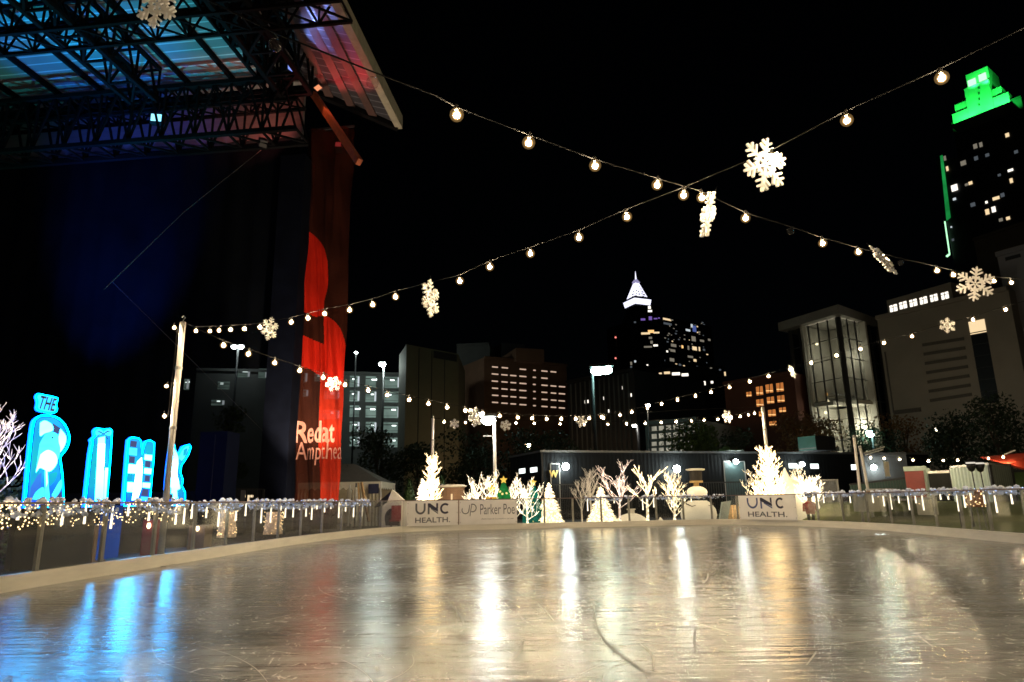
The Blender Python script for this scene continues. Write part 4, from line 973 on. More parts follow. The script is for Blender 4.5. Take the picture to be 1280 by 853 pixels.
def bantext(s, xa, ya, xb, yb, hh, bold):
    a, b = bf_.P(xa, ya), bf_.P(xb, yb); o = text(s, (a+b)/2, bf_.u, bf_.n, 1, m_pink, bn, width=(b-a).dot(bf_.u), height=hh, ext=.004, bold=bold)
    bm2 = bmesh.new(); bm2.from_mesh(o.data); bmesh.ops.triangulate(bm2, faces=bm2.faces); bmesh.ops.subdivide_edges(bm2, edges=[e for e in bm2.edges if e.calc_length() > .12], cuts=3)
    bm2.to_mesh(o.data); bm2.free()
    for v in o.data.vertices:                                   # the print follows the folds of the cloth
        p = Vector(v.co) + org(bn) - o_; u_ = p.dot(bf_.u); k = p.dot(bf_.n); q = banpt(u_, p.z, .02 + (.004 if k > 0 else 0)) - org(bn); v.co = q
bantext('Redat', 372, 540, 418, 540, 1.0, .02)
bantext('Ampthea', 372, 567, 428, 567, 1.05, -.004)
ul = T('ground_floodlight', 'small floodlight on the ground lighting the hanging banner', 'floodlight', tuple(o_ + bf_.n*4 + bf_.u*1.6))
q = o_ + bf_.n*4.0 + bf_.u*1.6
MB().box(q + Vector((0, 0, .12)), (.35, .25, .25)).build('housing', m_blackmetal, ul)
lamp('floodlight_beam', 'SPOT', q + Vector((0, .1, .35)), 6500, (1.0, .74, .52), ul, .1, o_ + bf_.u*1.4 + Vector((0, 0, 8.5)), 58)

ul2 = T('ground_floodlight', 'added second small floodlight on the ground washing the lower half of the hanging banner', 'floodlight', tuple(o_ + bf_.n*3 + bf_.u*2.2)); q = o_ + bf_.n*3.0 + bf_.u*2.2
MB().box(q + Vector((0, 0, .12)), (.35, .25, .25)).build('housing', m_blackmetal, ul2)
lamp('floodlight_beam', 'SPOT', q + Vector((0, .1, .35)), 700, (1.0, .74, .52), ul2, .1, o_ + bf_.u*1.5 + Vector((0, 0, 2.6)), 75)  # extra lamp added to brighten the lower half of the cloth
# ------------------------------------------------------------------ snow village behind the far barrier
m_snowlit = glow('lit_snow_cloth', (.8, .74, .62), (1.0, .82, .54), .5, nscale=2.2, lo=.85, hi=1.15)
m_snow = mat('snow_cloth', (.80, .76, .68), .9, scale=4, var=.18, bump=.4, bscale=25)
bare_tree('tallest glowing tree wrapped round the pole behind the grey lettered banner', (Pc.x+.02, Pc.y-.12, gz), topz(538, 556, 29.2), .44, m_litgold, 41, trunk=.12, n0=46, depth=2, fork=.40, upright=.15, brr=.020, thin=.008)
cone_tree('shaggy lit cone tree at the foot of the tallest glowing tree', gp(528, 28.9), topz(528, 598, 28.9)+.05, .55, m_litwhite, 42)
m_shrub = mat('cone_shrub_green', (.03, .075, .018), .7, scale=5, var=.5, bump=.6)
def cone_shrub(label, base, h, r, seed):
    rg = random.Random(seed); t = T('cone_shrub', label, 'shrub', base, 'clipped cone shrubs'); mb = MB(); b = Vector(base)
    mb.lathe(b, [(r*.7, .02), (r*.9, .15*h), (r*.75, .4*h), (r*.4, .75*h), (.03, .98*h)], 10)
    for k in range(500):
        z = rg.random(); a = rg.uniform(0, 2*PI); rr = r*(1-z)**.8*.98+.02; c = b + Vector((rr*math.cos(a), rr*math.sin(a), h*(.04+.95*z))); e = Vector((math.cos(a), math.sin(a), rg.uniform(0, 1.2)))*r*.16
        s = Vector((-math.sin(a), math.cos(a), 0))*r*.06; mb.add([c-s, c+s, c+e], [(0, 1, 2)])
    mb.build('crown', m_shrub, t); MB().tube([b, b+Vector((0, 0, .2))], .05, 6).build('trunk', m_bark, t); return t
cone_shrub('dark green cone shrub left of the tallest glowing tree', gp(511, 33), topz(511, 598, 33), .55, 1)
cone_shrub('dark green cone shrub half hidden right of the tallest glowing tree', gp(552, 33.2), topz(552, 594, 33.2), .6, 2)
# brick pier with a curved pale cap and a lit post before it
m_brick, tb, bb_, ob_ = nt('brick'); n_ = tb.nodes; l_ = tb.links
bt = n_.new('ShaderNodeTexBrick'); bt.inputs['Scale'].default_value = 6; bt.inputs['Color1'].default_value = (.26, .13, .07, 1); bt.inputs['Color2'].default_value = (.20, .10, .06, 1); bt.inputs['Mortar'].default_value = (.3, .27, .23, 1)
tcb = n_.new('ShaderNodeTexCoord'); mpb = n_.new('ShaderNodeMapping'); mpb.inputs['Rotation'].default_value = (PI/2, 0, 0); l_.new(tcb.outputs['Object'], mpb.inputs[0]); l_.new(mpb.outputs[0], bt.inputs[0]); l_.new(bt.outputs['Color'], bb_.inputs['Base Color']); bb_.inputs['Roughness'].default_value = .85
pr = T('brick_pier', 'round brown brick pier with a pale curved cap beside the tallest glowing tree', 'pier', gp(565, 31.5)); b = Vector(pr.location); h = topz(565, 607, 31.5)+.05
MB().lathe(b, [(.56, 0), (.56, h-.1)], 20).build('shaft', m_brick, pr, smooth=False)
MB().lathe(b + Vector((0, 0, h-.1)), [(.58, .002), (.66, .03), (.66, .09), (.5, .13)], 20).build('cap', m_snow, pr, smooth=True)
lpst = T('glow_post', 'thin warm glowing post standing before the brick pier', 'lamp post', gp(564.5, 29.2)); b = Vector(lpst.location)
MB().tube([b, b+Vector((0, 0, .25))], .05, 8).build('base', m_darkmetal, lpst); MB().tube([b+Vector((0, 0, .25)), b+Vector((0, 0, topz(565, 616, 29.2)))], .035, 8).build('glow_tube', emis('post_glow', (1, .68, .35), 1.1), lpst)
bare_tree('low spreading glowing bush tree left of the lamp post', gp(598, 29.4), topz(599, 605, 29.4), 1.0, m_litwhite, 43, trunk=.05, n0=10, depth=2, fork=.25, upright=.3)
bare_tree('thin upright glowing tree close behind the lamp post', gp(612, 30.2), topz(614, 597, 30.2), .9, m_litwhite, 44, trunk=.05, n0=9, depth=2, fork=.3, upright=.8)
# flat-sided green cone figures: lit green inflatable trees with yellow stars
m_infl = emis('inflatable_green', (.03, .30, .06), .55, noise=.45, nscale=4); m_inflt = emis('inflatable_teal', (.02, .32, .20), .5, noise=.4, nscale=4)
m_yel = emis('inflatable_yellow', (.95, .55, .06), .75, noise=.3, nscale=5); m_star = emis('inflatable_star', (1, .62, .10), 1.1); m_orn = emis('inflatable_bauble', (.95, .75, .25), 1.3); m_infr = emis('inflatable_red', (.6, .05, .03), .5)
def star(mb, c, r, th):
    mb.prism([Vector(c) + Vector((math.cos(PI/2 + PI*i/5)*(r if i % 2 == 0 else r*.48), 0, math.sin(PI/2 + PI*i/5)*(r if i % 2 == 0 else r*.48))) for i in range(10)], (0, -1, 0), th)
def infl_tree(label, px, Y, ytop, m, w, presents=True):
    t = T('inflatable_tree', label, 'decoration', gp(px, Y), 'green inflatable trees with yellow stars'); b = Vector(t.location); h = topz(px, ytop, Y) - gz
    MB().lathe(b, [(w*.92, 0), (w, h*.06), (w*.95, h*.3), (w*.80, h*.33), (w*.78, h*.55), (w*.55, h*.60), (w*.5, h*.75), (w*.16, h*.97), (.02, h)], 18).build('tree_body', m, t, smooth=True)
    sb = MB(); star(sb, b + Vector((0, -.06, h*1.05)), .17, .12); sb.build('star', m_star, t)
    ob = MB(); rg = random.Random(int(px))
    for k in range(9):
        z = rg.uniform(.1, .8); a = rg.uniform(-2.6, -.5); rr = w*(1.0-.75*z) ; ob.ball(b + Vector((rr*math.cos(a), rr*math.sin(a), z*h)), .055, 8, 5)
    ob.build('baubles', m_orn, t, smooth=True)
    if presents:
        for (dx, z0, s, m_) in ((-.52, h*.45, .46, m_yel), (-.62, h*.08, .5, m_yel)):
            pb = MB().box(b + Vector((dx, -w*.8, z0+s/2)), (s, s*.7, s)).build('present', m_, t)
            MB().box(b + Vector((dx, -w*.8-s*.36, z0+s/2)), (.07, .02, s)).build('ribbon', m_infr, pb)
        sb = MB(); star(sb, b + Vector((-.5, -.06-w*.5, h*.86)), .2, .1); sb.build('star', m_star, t)
    return t
infl_tree('green glowing inflatable tree with yellow presents beside the lamp post', 630, 29.6, 603, m_infl, .55)
infl_tree('teal-green glowing inflatable tree behind a glowing bush, right of the one with presents', 667, 30.2, 606, m_inflt, .5, False)
bare_tree('small forked glowing tree between the two green inflatable trees', gp(645, 29.6), topz(648, 603, 29.6), .75, m_litwhite, 45, trunk=.045, n0=7, depth=2, fork=.3, upright=1.0)
bare_tree('glowing bush tree in front of the teal inflatable tree', gp(659, 29.5), topz(660, 606, 29.5), .85, m_litwhite, 46, trunk=.05, n0=10, depth=2, fork=.25, upright=.5)
cone_tree('shaggy lit cone tree standing below the left wall lamp of the container building', gp(687, 30.0), topz(684, 602, 30.0), .62, m_litwarm, 47)
cone_tree('shaggy lit cone tree between the grey unlit trees and the arching tree', gp(752, 30.6), topz(747, 607, 30.6), .66, m_litwarm, 48)
bare_tree('tall grey unlit bare tree before the dark container building', gp(739, 31.2), topz(738, 590, 31.2), 1.0, m_litdim, 49, trunk=.05, n0=12, depth=2, fork=.4, upright=1.3, group='grey bare trees with unlit wraps')
bare_tree('shorter grey unlit bare tree left of the tall grey one', gp(727, 31.0), topz(726, 604, 31.0), .8, m_litdim, 50, trunk=.045, n0=9, depth=2, fork=.4, upright=1.3, group='grey bare trees with unlit wraps')
bare_tree('rosy-white glowing tree with spreading crown left of the half-round snow globe', gp(775, 30.6), topz(770, 591, 30.6), 1.15, m_litpink, 51, trunk=.06, n0=12, depth=2, fork=.42, upright=.5)
bare_tree('arching glowing tree with few thick drooping limbs right of the half-round snow globe', gp(809, 30.6), topz(806, 589, 30.6), 1.1, m_litwarm, 52, trunk=.07, n0=8, depth=1, fork=.4, upright=.6, thin=.03)
bare_tree('fan-shaped glowing bush tree under the brightest wall lamp', gp(843, 31.0), topz(842, 596, 31.0), .85, m_litwarm, 53, trunk=.06, n0=16, depth=2, fork=.22, upright=.7)
dg = T('snow_dome', 'half-round cream dome with a short neck behind the clear barrier', 'decoration', gp(789, 31.2)); b = Vector(dg.location)
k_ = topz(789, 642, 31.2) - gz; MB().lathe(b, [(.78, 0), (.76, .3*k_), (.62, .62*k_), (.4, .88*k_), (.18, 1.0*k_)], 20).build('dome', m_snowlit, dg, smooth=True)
MB().lathe(b + Vector((0, 0, k_*.985)), [(.15, 0), (.15, .16), (.2, .17), (.2, .21)], 14).build('neck', m_snow, dg)
def pyramid(label, px, Y, ytop, w):
    t = T('snow_peak', label, 'decoration', gp(px, Y), 'low snow peaks'); b = Vector(t.location); h = topz(px, ytop, Y) - gz; mb = MB()
    rg = random.Random(int(px)); mb.lathe(b, [(w, 0), (w*.72, h*.3), (w*.34, h*.7), (.03, h)], 7); mb.v = [(x+rg.uniform(-.04, .04), y+rg.uniform(-.04, .04), z) for x, y, z in mb.v]
    mb.build('snow_cover', m_snowlit, t)
    for s in (-1, 1): MB().blob(b + Vector((s*w*.9, -.05, .06)), .12, (1.3, 1, .7)).build('snow_lump', m_snow, t)
    return t
pyramid('small pointed snow peak left of the snowman', 825, 30.8, 647, .36)
pyramid('tiny low snow heap right of the cream dome', 812, 30.7, 652, .26)
# snowman
sm = T('snowman', 'big cream snowman wearing a dark top hat with a white brim', 'snowman', gp(873, 31.6)); b = Vector(sm.location)
z1, z2, z3, z4 = [topz(873, y, 31.6) for y in (625, 596.5, 601, 588)]
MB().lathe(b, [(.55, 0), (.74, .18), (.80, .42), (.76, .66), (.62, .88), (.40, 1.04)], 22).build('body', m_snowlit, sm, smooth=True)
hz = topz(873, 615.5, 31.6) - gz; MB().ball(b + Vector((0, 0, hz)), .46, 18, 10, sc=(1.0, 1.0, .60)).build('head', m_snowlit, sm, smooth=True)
zb = topz(873, 603.5, 31.6) - gz; zt = topz(873, 588, 31.6) - gz
MB().lathe(b + Vector((0, 0, zb-.14)), [(.12, -.16), (.12, .14)], 12).build('neck_band', mat('hat_ribbon', (.5, .33, .12), .7), sm)
MB().lathe(b + Vector((0, 0, zb)), [(.30, 0), (.30, .08)], 18).build('hat_brim', mat('hat_tan', (.55, .38, .15), .7), sm)
ht = MB().lathe(b + Vector((0, 0, zb+.08)), [(.27, 0), (.29, zt-zb-.1)], 18).build('hat', mat('hat_felt', (.03, .026, .022), .8), sm, smooth=False)
MB().lathe(b + Vector((0, 0, zt)), [(.36, -.02), (.42, .0), (.42, .05), (.3, .08)], 18).build('snow_rim', m_snow, sm, smooth=True)
for s in (-1, 1):
    MB().tube([b + Vector((s*.62, -.35, .92)), b + Vector((s*.42, -.62, .80)), b + Vector((s*.28, -.72, .84))], [.03, .022, .012], 5).build('arm', m_bark, sm)
pnl = T('ice_slab', 'pale blue leaning slab just right of the snowman', 'decoration', gp(906, 30.7)); fs_ = Fac((gp(900, 30.7)[0], 30.7), (gp(915, 30.7)[0], 30.8))
MB().prism([fs_.P(899, 655), fs_.P(909, 655), fs_.P(914, 626), fs_.P(903, 628)], fs_.n, .10).build('slab', mat('pale_ice_blue', (.62, .72, .74), .4), pnl)
tdm = T('tan_dome', 'low tan lit dome next to the far corner banner', 'decoration', gp(918, 31.4)); b = Vector(tdm.location); k_ = topz(918, 632, 31.4) - gz
MB().lathe(b, [(.5, 0), (.52, k_*.3), (.42, k_*.65), (.2, k_*.95), (.12, k_*1.02)], 16).build('shell', glow('tan_lit', (.6, .4, .2), (1, .6, .25), .3), tdm, smooth=True)
# right: tree round the pole, snow mound with spires, ball-crowned tree
bare_tree('large glowing tree wrapped round the pole right of the snowman', (Pd.x-.05, Pd.y-.15, gz), topz(956, 549, 30.4), .72, m_litgold, 61, trunk=.12, n0=52, depth=2, fork=.08, upright=.35, brr=.026, thin=.010)
bare_tree('bushy low glowing tree against the left foot of the snow mound', gp(948, 30.1), topz(948, 588, 30.1), .6, m_litwarm, 62, trunk=.05, n0=18, depth=2, fork=.12, upright=.6)
sp = T('snow_mound', 'broad glowing white snow mound topped by pointed spires', 'decoration', gp(985, 31.2)); b = Vector(sp.location); Y = 31.2
def pz(px, py): p = D(px, py, Y); return Vector((p.x - b.x, 0, p.z - b.z))
ridge = [(958, 626), (962, 612), (972, 604), (980, 599), (990, 598), (999, 600), (1006, 608), (1014, 618), (1018, 628)]
mb = MB(); vs = []; fs = []; rg = random.Random(5)
for i, (x, y) in enumerate(ridge):
    p = pz(x, y)
    for j in range(9):
        a = PI*j/8; vs.append(b + Vector((p.x + rg.uniform(-.05, .05), -math.cos(a)*1.0*(1-.25*abs(i-4)/4), max(.0, p.z)*math.sin(a)**.8 + rg.uniform(-.04, .04))))
for i in range(len(ridge)-1):
    for j in range(8): fs.append((i*9+j, (i+1)*9+j, (i+1)*9+j+1, i*9+j+1))
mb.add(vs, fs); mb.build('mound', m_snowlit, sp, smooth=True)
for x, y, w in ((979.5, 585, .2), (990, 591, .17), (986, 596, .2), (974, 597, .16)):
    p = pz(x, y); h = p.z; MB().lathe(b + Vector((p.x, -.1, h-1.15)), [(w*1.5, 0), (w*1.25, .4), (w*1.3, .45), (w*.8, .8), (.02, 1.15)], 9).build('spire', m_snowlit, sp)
bare_tree('glowing tree with a dense ball-shaped crown right of the snow mound', gp(1014, 30.0), topz(1015, 596, 30.0), .62, m_litwhite, 63, trunk=.05, n0=40, depth=2, fork=.5, upright=.0, brr=.02, thin=.009)
bare_tree('airy glowing tree behind the snow mound under the wall windows', gp(1004, 32.2), topz(1004, 585, 32.2), .75, m_litwarm, 64, trunk=.04, n0=12, depth=2, fork=.4, upright=.8)
# nutcracker-like red figure
nf = T('toy_soldier', 'small red toy soldier figure below the ball-crowned tree', 'figure', gp(1013, 28.6)); b = Vector(nf.location); mr = mat('red_paint', (.5, .03, .02), .5)
for s in (-1, 1): MB().tube([b + Vector((s*.09, 0, 0)), b + Vector((s*.09, 0, .45))], [.06, .07], 8).build('leg', m_blackmetal, nf)
MB().lathe(b + Vector((0, 0, .45)), [(.17, 0), (.2, .2), (.22, .42), (.1, .5)], 12).build('coat', mr, nf, smooth=True)
for s in (-1, 1): MB().tube([b + Vector((s*.22, 0, .86)), b + Vector((s*.27, -.02, .55))], [.06, .05], 7).build('arm', mr, nf)
MB().ball(b + Vector((0, 0, 1.03)), .11, 10, 7).build('head', mat('skin_paint', (.6, .4, .3), .6), nf, smooth=True)
MB().lathe(b + Vector((0, 0, 1.09)), [(.13, 0), (.13, .2), (.14, .21)], 12).build('hat', m_blackmetal, nf)

# ------------------------------------------------------------------ left of the far corner: tent, hut, reflections built as stumps behind the clear barrier
m_canvas = mat('tent_canvas', (.74, .70, .58), .8, scale=3, var=.15); m_troof = mat('tent_roof', (.16, .16, .15), .8, scale=2)
tent = T('event_tent', 'pale frame tent with a grey roof and gathered side curtains beside the hanging banner', 'tent', gp(418, 37)); Y = 36.5
cA_, cB_ = D(351, 604, Y), D(476, 602, Y); e = 4.2; zv = (cA_.z+cB_.z)/2; pk = D(430, 580, Y+2).z
fl0, fr0 = Vector((cA_.x, Y, zv)), Vector((cB_.x, Y, zv)); bl0, br0 = fl0 + Vector((0, e, 0)), fr0 + Vector((0, e, 0)); r1 = (fl0+bl0)/2 + Vector((1.6, 0, pk-zv)); r2 = (fr0+br0)/2 + Vector((-1.9, 0, pk-zv))
rb = MB(); rb.add([fl0, fr0, br0, bl0, r1, r2], [(0, 1, 5, 4), (1, 2, 5), (2, 3, 4, 5), (3, 0, 4)]); rb.build('roof', m_troof, tent)
def valance(mb, a, b_, h, n=16):
    for k in range(n):
        p, q = a.lerp(b_, k/n), a.lerp(b_, (k+1)/n); m_ = (p+q)/2; mb.add([p, q, q-Vector((0, 0, h*.7)), m_-Vector((0, 0, h)), p-Vector((0, 0, h*.7))], [(0, 1, 2, 3, 4)])
vb = MB(); valance(vb, fl0 + Vector((0, -.03, 0)), fr0 + Vector((.03, -.03, 0)), .42); valance(vb, fr0 + Vector((.03, -.03, 0)), br0 + Vector((.03, 0, 0)), .42, 8); vb.build('valance', m_canvas, tent)
for p in (fl0, fr0, bl0, br0, fl0.lerp(fr0, .5)):
    MB().tube([Vector((p.x, p.y, gz)), p], .045, 8).build('leg', m_whitepaint, tent)
floor_fold(MB(), fr0 + Vector((-1.5, .2, 0)), fr0 + Vector((-.05, .2, 0)), gz, zv-.05, .07, 7, 40).build('side_curtain', m_canvas, tent, smooth=True)
floor_fold(MB(), fl0 + Vector((.1, .3, 0)), fl0 + Vector((1.4, .3, 0)), gz, zv-.05, .07, 6, 40).build('side_curtain', m_canvas, tent, smooth=True)
MB().prism([bl0 + Vector((0, 0, -zv)), br0 + Vector((0, 0, -zv)), br0, bl0], (0, -1, 0), .03).build('back_panel', mat('tent_back', (.2, .18, .14), .9), tent)
pd = D(467, 611, Y-.12); MB().box(pd, (.55, .02, .5)).build('pennant', mat('pennant_blue', (.03, .035, .09), .7), tent)
lt = T('tent_lamp', 'warm lamp hanging inside the pale frame tent', 'lamp', (fr0.x-2.2, Y+1.8, 2.4)); MB().ball((fr0.x-2.2, Y+1.8, 2.35), .09, 10, 6).build('bulb', emis('tent_bulb', WARM, 420), lt); MB().tube([(fr0.x-2.2, Y+1.8, 2.43), (fr0.x-2.2, Y+1.8, 3.2)], .01, 4).build('cord', m_cable, lt)
def stack(label, px, Y, ytop, w, m):
    t = T('heater_post', label, 'post', gp(px, Y), 'upright items in front of the tent'); b = Vector(t.location); h = topz(px, ytop, Y)-gz
    MB().tube([b, b+Vector((0, 0, h))], w, 8).build('shaft', m, t); MB().lathe(b, [(w*3, 0), (w*3, .06), (w, .1)], 10).build('base', m_darkmetal, t); MB().lathe(b+Vector((0, 0, h*.62)), [(w*1.2, 0), (w*2.6, .15), (w*2.6, .5), (w*1.2, .6)], 10).build('pack', m_canvas, t)
m_wood = mat('raw_wood', (.5, .32, .14), .7)
stack('white upright post with a pale pack in front of the tent opening', 436, 34.5, 606, .04, m_whitepaint); stack('dark upright post with a pale pack left of the wooden prop', 444, 34.3, 604, .035, m_darkmetal)
wp = T('wooden_prop', 'slanting raw wooden prop leaning before the tent curtain', 'prop', gp(460, 33.5)); MB().bar(D(461, 652, 33.5), D(452, 603, 33.9), .10).build('beam', m_wood, wp); MB().bar(D(449, 640, 33.5), D(448, 604, 33.9), .08).build('stay', m_wood, wp)
hut = T('white_hut', 'small cream hut with a steep gable and round dark doorway behind the barrier corner', 'hut', gp(490, 31)); Y = 31; hf = Fac((D(476, 650, Y).x, Y), (D(516, 650, Y).x, Y))
gab = [hf.P(474, 662), hf.P(516, 662), hf.P(515, 627), hf.P(505, 626), hf.P(490, 612.5), hf.P(484, 628), hf.P(476, 634)]
gab = [Vector((q.x, q.y, max(q.z, gz))) for q in gab]
MB().prism(gab, hf.n, .5).build('front', m_snow, hut)
MB().prism([hf.P(484, 629, -.02), hf.P(490, 613, -.02), hf.P(475, 626, -1.6), hf.P(468, 634, -1.6)], (-.5, -.6, .6), .05).build('roof', m_troof, hut)
dp = curve2([(482, 657), (481, 645), (486, 637), (493, 636), (498, 641), (500, 657)], 4); MB().prism([hf.P(x, y, .012) for x, y in dp], hf.n, .01).build('doorway', mat('doorway_dark', (.02, .02, .03), .8), hut)
ch = T('red_chair', 'dark red seat standing in the round doorway of the cream hut', 'chair', gp(494, 30.6)); b = Vector(ch.location)
MB().box(b+Vector((0, 0, .42)), (.42, .4, .08)).build('seat', mat('seat_red', (.25, .015, .02), .6), ch); MB().box(b+Vector((.02, .18, .75)), (.42, .06, .6)).build('backrest', bpy.data.materials['seat_red'], ch)
for sx in (-.17, .17):
    for sy in (-.15, .15): MB().tube([b+Vector((sx, sy, 0)), b+Vector((sx, sy, .4))], .02, 6).build('leg', m_darkmetal, ch)
m_reflstump = glow('reflected_stump', (.5, .33, .2), (1.0, .62, .32), .75, nscale=16)  # reflected lamp columns in the clear panels, built as glowing stumps
def stump(label, px, Y, y0, y1, r):  # one reflected lamp column, built as a glowing stump
    t = T('reflected_stump', label, 'decoration', gp(px, Y), 'reflections built as glowing stumps behind the clear barrier'); zb, zt = max(gz, D(px, y1, Y).z), D(px, y0, Y).z; p = D(px, y1, Y); mb = MB(); rg = random.Random(int(px))
    mb.lathe((p.x, p.y, zb), [(r*1.1, 0), (r, (zt-zb)*.3), (r*.9, (zt-zb)*.7), (r*.8, zt-zb)], 12)
    mb.build('reflected_trunk', m_reflstump, t, smooth=True); lb = MB()
    for k in range(60):
        a = rg.uniform(0, 2*PI); z = rg.random(); lb.ball((p.x + r*1.08*math.cos(a), p.y + r*1.08*math.sin(a), zb+(zt-zb)*z), .012, 5, 3)
    lb.build('lamps', m_twinkle, t); return t  # lamp points of the reflected column
stump('reflection built as a glowing stump behind the barrier right of the white pole', 283, 18.5, 638, 672, .22); stump('brighter reflection built as a glowing stump behind the barrier left of the tower leg', 341, 21.3, 640, 668, .26)
# low house-like boxes seen low through the left barrier
def lowbox(label, px0, px1, Y, y0, y1, m, lamp_=True):
    f = Fac((D(px0, y1, Y).x, Y), (D(px1, y1, Y).x, Y)); t = T('lantern_box', label, 'box', tuple(f.P((px0+px1)/2, y1))[:2] + (gz,), 'low boxes behind the near barrier')
    q = f.wh(px0, y1, px1, y0); zt = q[0].z if q[0].z > q[2].z else q[2].z
    MB().prism([Vector((q[0].x, q[0].y, gz)), Vector((q[1].x, q[1].y, gz)), Vector((q[1].x, q[1].y, zt)), Vector((q[0].x, q[0].y, zt))], f.n, .5).build('casing', m, t)
    if lamp_:
        c = f.P((px0+px1)/2 + 1, (y0*2+y1)/3, .04); MB().lathe(c - Vector((0, 0, .06)), [(.02, 0), (.05, .05), (.035, .13)], 8).build('lamp', emis('box_lamp', WARM, 9, sample=False), t)
m_tan = mat('tan_box', (.30, .20, .12), .7)
lowbox('tan box with a small lamp low behind the barrier under the letter I', 99, 119, 15.2, 657, 673, m_tan); lowbox('red crate low behind the barrier below the letter N', 178, 192, 17.5, 650, 673, mat('red_crate', (.30, .02, .03), .6)); lowbox('grey-tan box behind the barrier under the letter K', 236, 256, 19.5, 657, 670, m_tan)
# dark fence and small sign behind, right of the cabinet
fe = T('mesh_fence', 'dark mesh fence between the blue cabinet and the tower leg', 'fence', gp(306, 30)); a, b = D(288, 611, 30), D(330, 612, 30)
MB().bar(a, b, .05).build('top_rail', m_darkmetal, fe); mb = MB()
for k in range(22): p = a.lerp(b, k/21); mb.bar(p, Vector((p.x, p.y, gz)), .02)
mb.build('mesh', m_darkmetal, fe)
for k in (0, .5, 1): p = a.lerp(b, k); MB().bar(p, Vector((p.x, p.y, gz)), .07).build('post', m_darkmetal, fe)
cr = T('glow_cross', 'small warm lit T-shaped lamp behind the mesh fence', 'lamp', gp(310, 31)); p = D(310, 627, 31)
MB().bar(D(310, 630, 31), D(310, 621, 31), .10).build('stem', emis('tee_lamp', WARM, 1.5), cr); MB().bar(D(305, 620.5, 31), D(316, 620.5, 31), .10).build('crossbar', bpy.data.materials['tee_lamp'], cr)

# ------------------------------------------------------------------ container building with wall lamps
m_cont, tcn, bcn, ocn = nt('corrugated_black'); n_ = tcn.nodes; l_ = tcn.links; bcn.inputs['Base Color'].default_value = (.008, .009, .010, 1); bcn.inputs['Roughness'].default_value = .65; bcn.inputs['Specular IOR Level'].default_value = .15
tcc = n_.new('ShaderNodeTexCoord'); w_ = n_.new('ShaderNodeTexWave'); w_.bands_direction = 'X'; w_.inputs['Scale'].default_value = 1.2; l_.new(tcc.outputs['Object'], w_.inputs[0]); bpn = n_.new('ShaderNodeBump'); bpn.inputs['Distance'].default_value = .05; bpn.inputs['Strength'].default_value = .22; l_.new(w_.outputs['Fac'], bpn.inputs['Height']); l_.new(bpn.outputs[0], bcn.inputs['Normal'])
K0 = D(676, 563, 42); kz = K0.z; YL = 42*slope(676, 563)/slope(638, 570.5); K1 = D(638, 570.5, YL)
YR = 42*slope(676, 563)/slope(955, 570); K2 = D(955, 570, min(YR, 47)); K2 = K0 + (K2-K0)*1.9
cb = T('container_building', 'long low black container building with bright wall lamps and two small lit side windows', 'building', (K0.x, K0.y, gz))
d1 = Vector((K1.x-K0.x, K1.y-K0.y, 0)); d2 = Vector((K2.x-K0.x, K2.y-K0.y, 0)); p0 = Vector((K0.x, K0.y, 0)); pp = [p0, p0+d2, p0+d2+d1, p0+d1]
mb = MB(); vs = [Vector((q.x, q.y, gz)) for q in pp] + [Vector((q.x, q.y, kz-.12)) for q in pp]; mb.add(vs, [(3, 2, 1, 0), (4, 5, 6, 7), (0, 1, 5, 4), (1, 2, 6, 5), (2, 3, 7, 6), (3, 0, 4, 7)]); mb.build('wall', m_cont, cb)
fK = Fac((K0.x, K0.y), (K2.x, K2.y)); fKs = Fac((K1.x, K1.y), (K0.x, K0.y))
z_ = Vector((0, 0, kz-.06)); rf_ = MB()
rf_.bar(pp[0]-d1.normalized()*.08+z_, pp[0]+d1+z_, .14, .12).bar(pp[0]+fK.n*.05+z_+Vector((0, 0, .004)), pp[0]+d2+fK.n*.05+z_+Vector((0, 0, .004)), .14, .12); rf_.build('roof_edge', mat('roof_edge_grey', (.25, .26, .26), .4, .5), cb)
MB().prism([Vector((q.x, q.y, kz-.118)) for q in (pp[0], pp[1], pp[2], pp[3])], (0, 0, 1), .001).build('roof', m_stage, cb)
MB().bar(fK.P(677.5, 566, .1), Vector((fK.P(677.5, 566, .1).x, fK.P(677.5, 566, .1).y, gz)), .1).build('downpipe', m_darkmetal, cb)
m_winwhite = emis('window_cool_white', (.9, 1.0, .96), 2.4, sample=False)
def wallwin(f, x0, y0, x1, y1, m, par, off=.03):
    fr = MB(); q = f.wh(x0, y1, x1, y0, off); c = sum(q, Vector())/4; fr.prism([c + (p-c)*1.12 for p in q], f.n, .03); o = fr.build('window', m_darkmetal, par)
    MB().prism([p + f.n*.012 for p in q], f.n, .010).build('pane', m, o); return o
wallwin(fKs, 649, 586, 656.5, 592, m_winwhite, cb); wallwin(fKs, 663, 584.5, 671.5, 590.5, m_winwhite, cb)
def walldoor(x0, y0, x1, m, hl=True):
    a = fK.P(x0, y0, .02); b = fK.P(x1, y0, .02); q = [Vector((a.x, a.y, gz)), Vector((b.x, b.y, gz)), Vector((b.x, b.y, a.z)), Vector((a.x, a.y, a.z))]
    o = MB().prism(q, fK.n, .02).build('door', m, cb); fr = MB(); k = fK.n*.02
    fr.bar(q[3]+k, q[2]+k, .06).bar(q[0]+k, q[3]+k, .06).bar(q[1]+k, q[2]+k, .06); fr.build('frame', m_galv, o)
    if hl: MB().bar(q[1]-fK.u*.15+Vector((0, 0, 1.0))+k, q[1]-fK.u*.15+Vector((0, 0, 1.3))+k, .04).build('handle', m_galv, o)
m_doorT = mat('door_teal', (.06, .10, .10), .5)
walldoor(688, 580, 699, m_cont); walldoor(904, 577, 930, m_doorT)
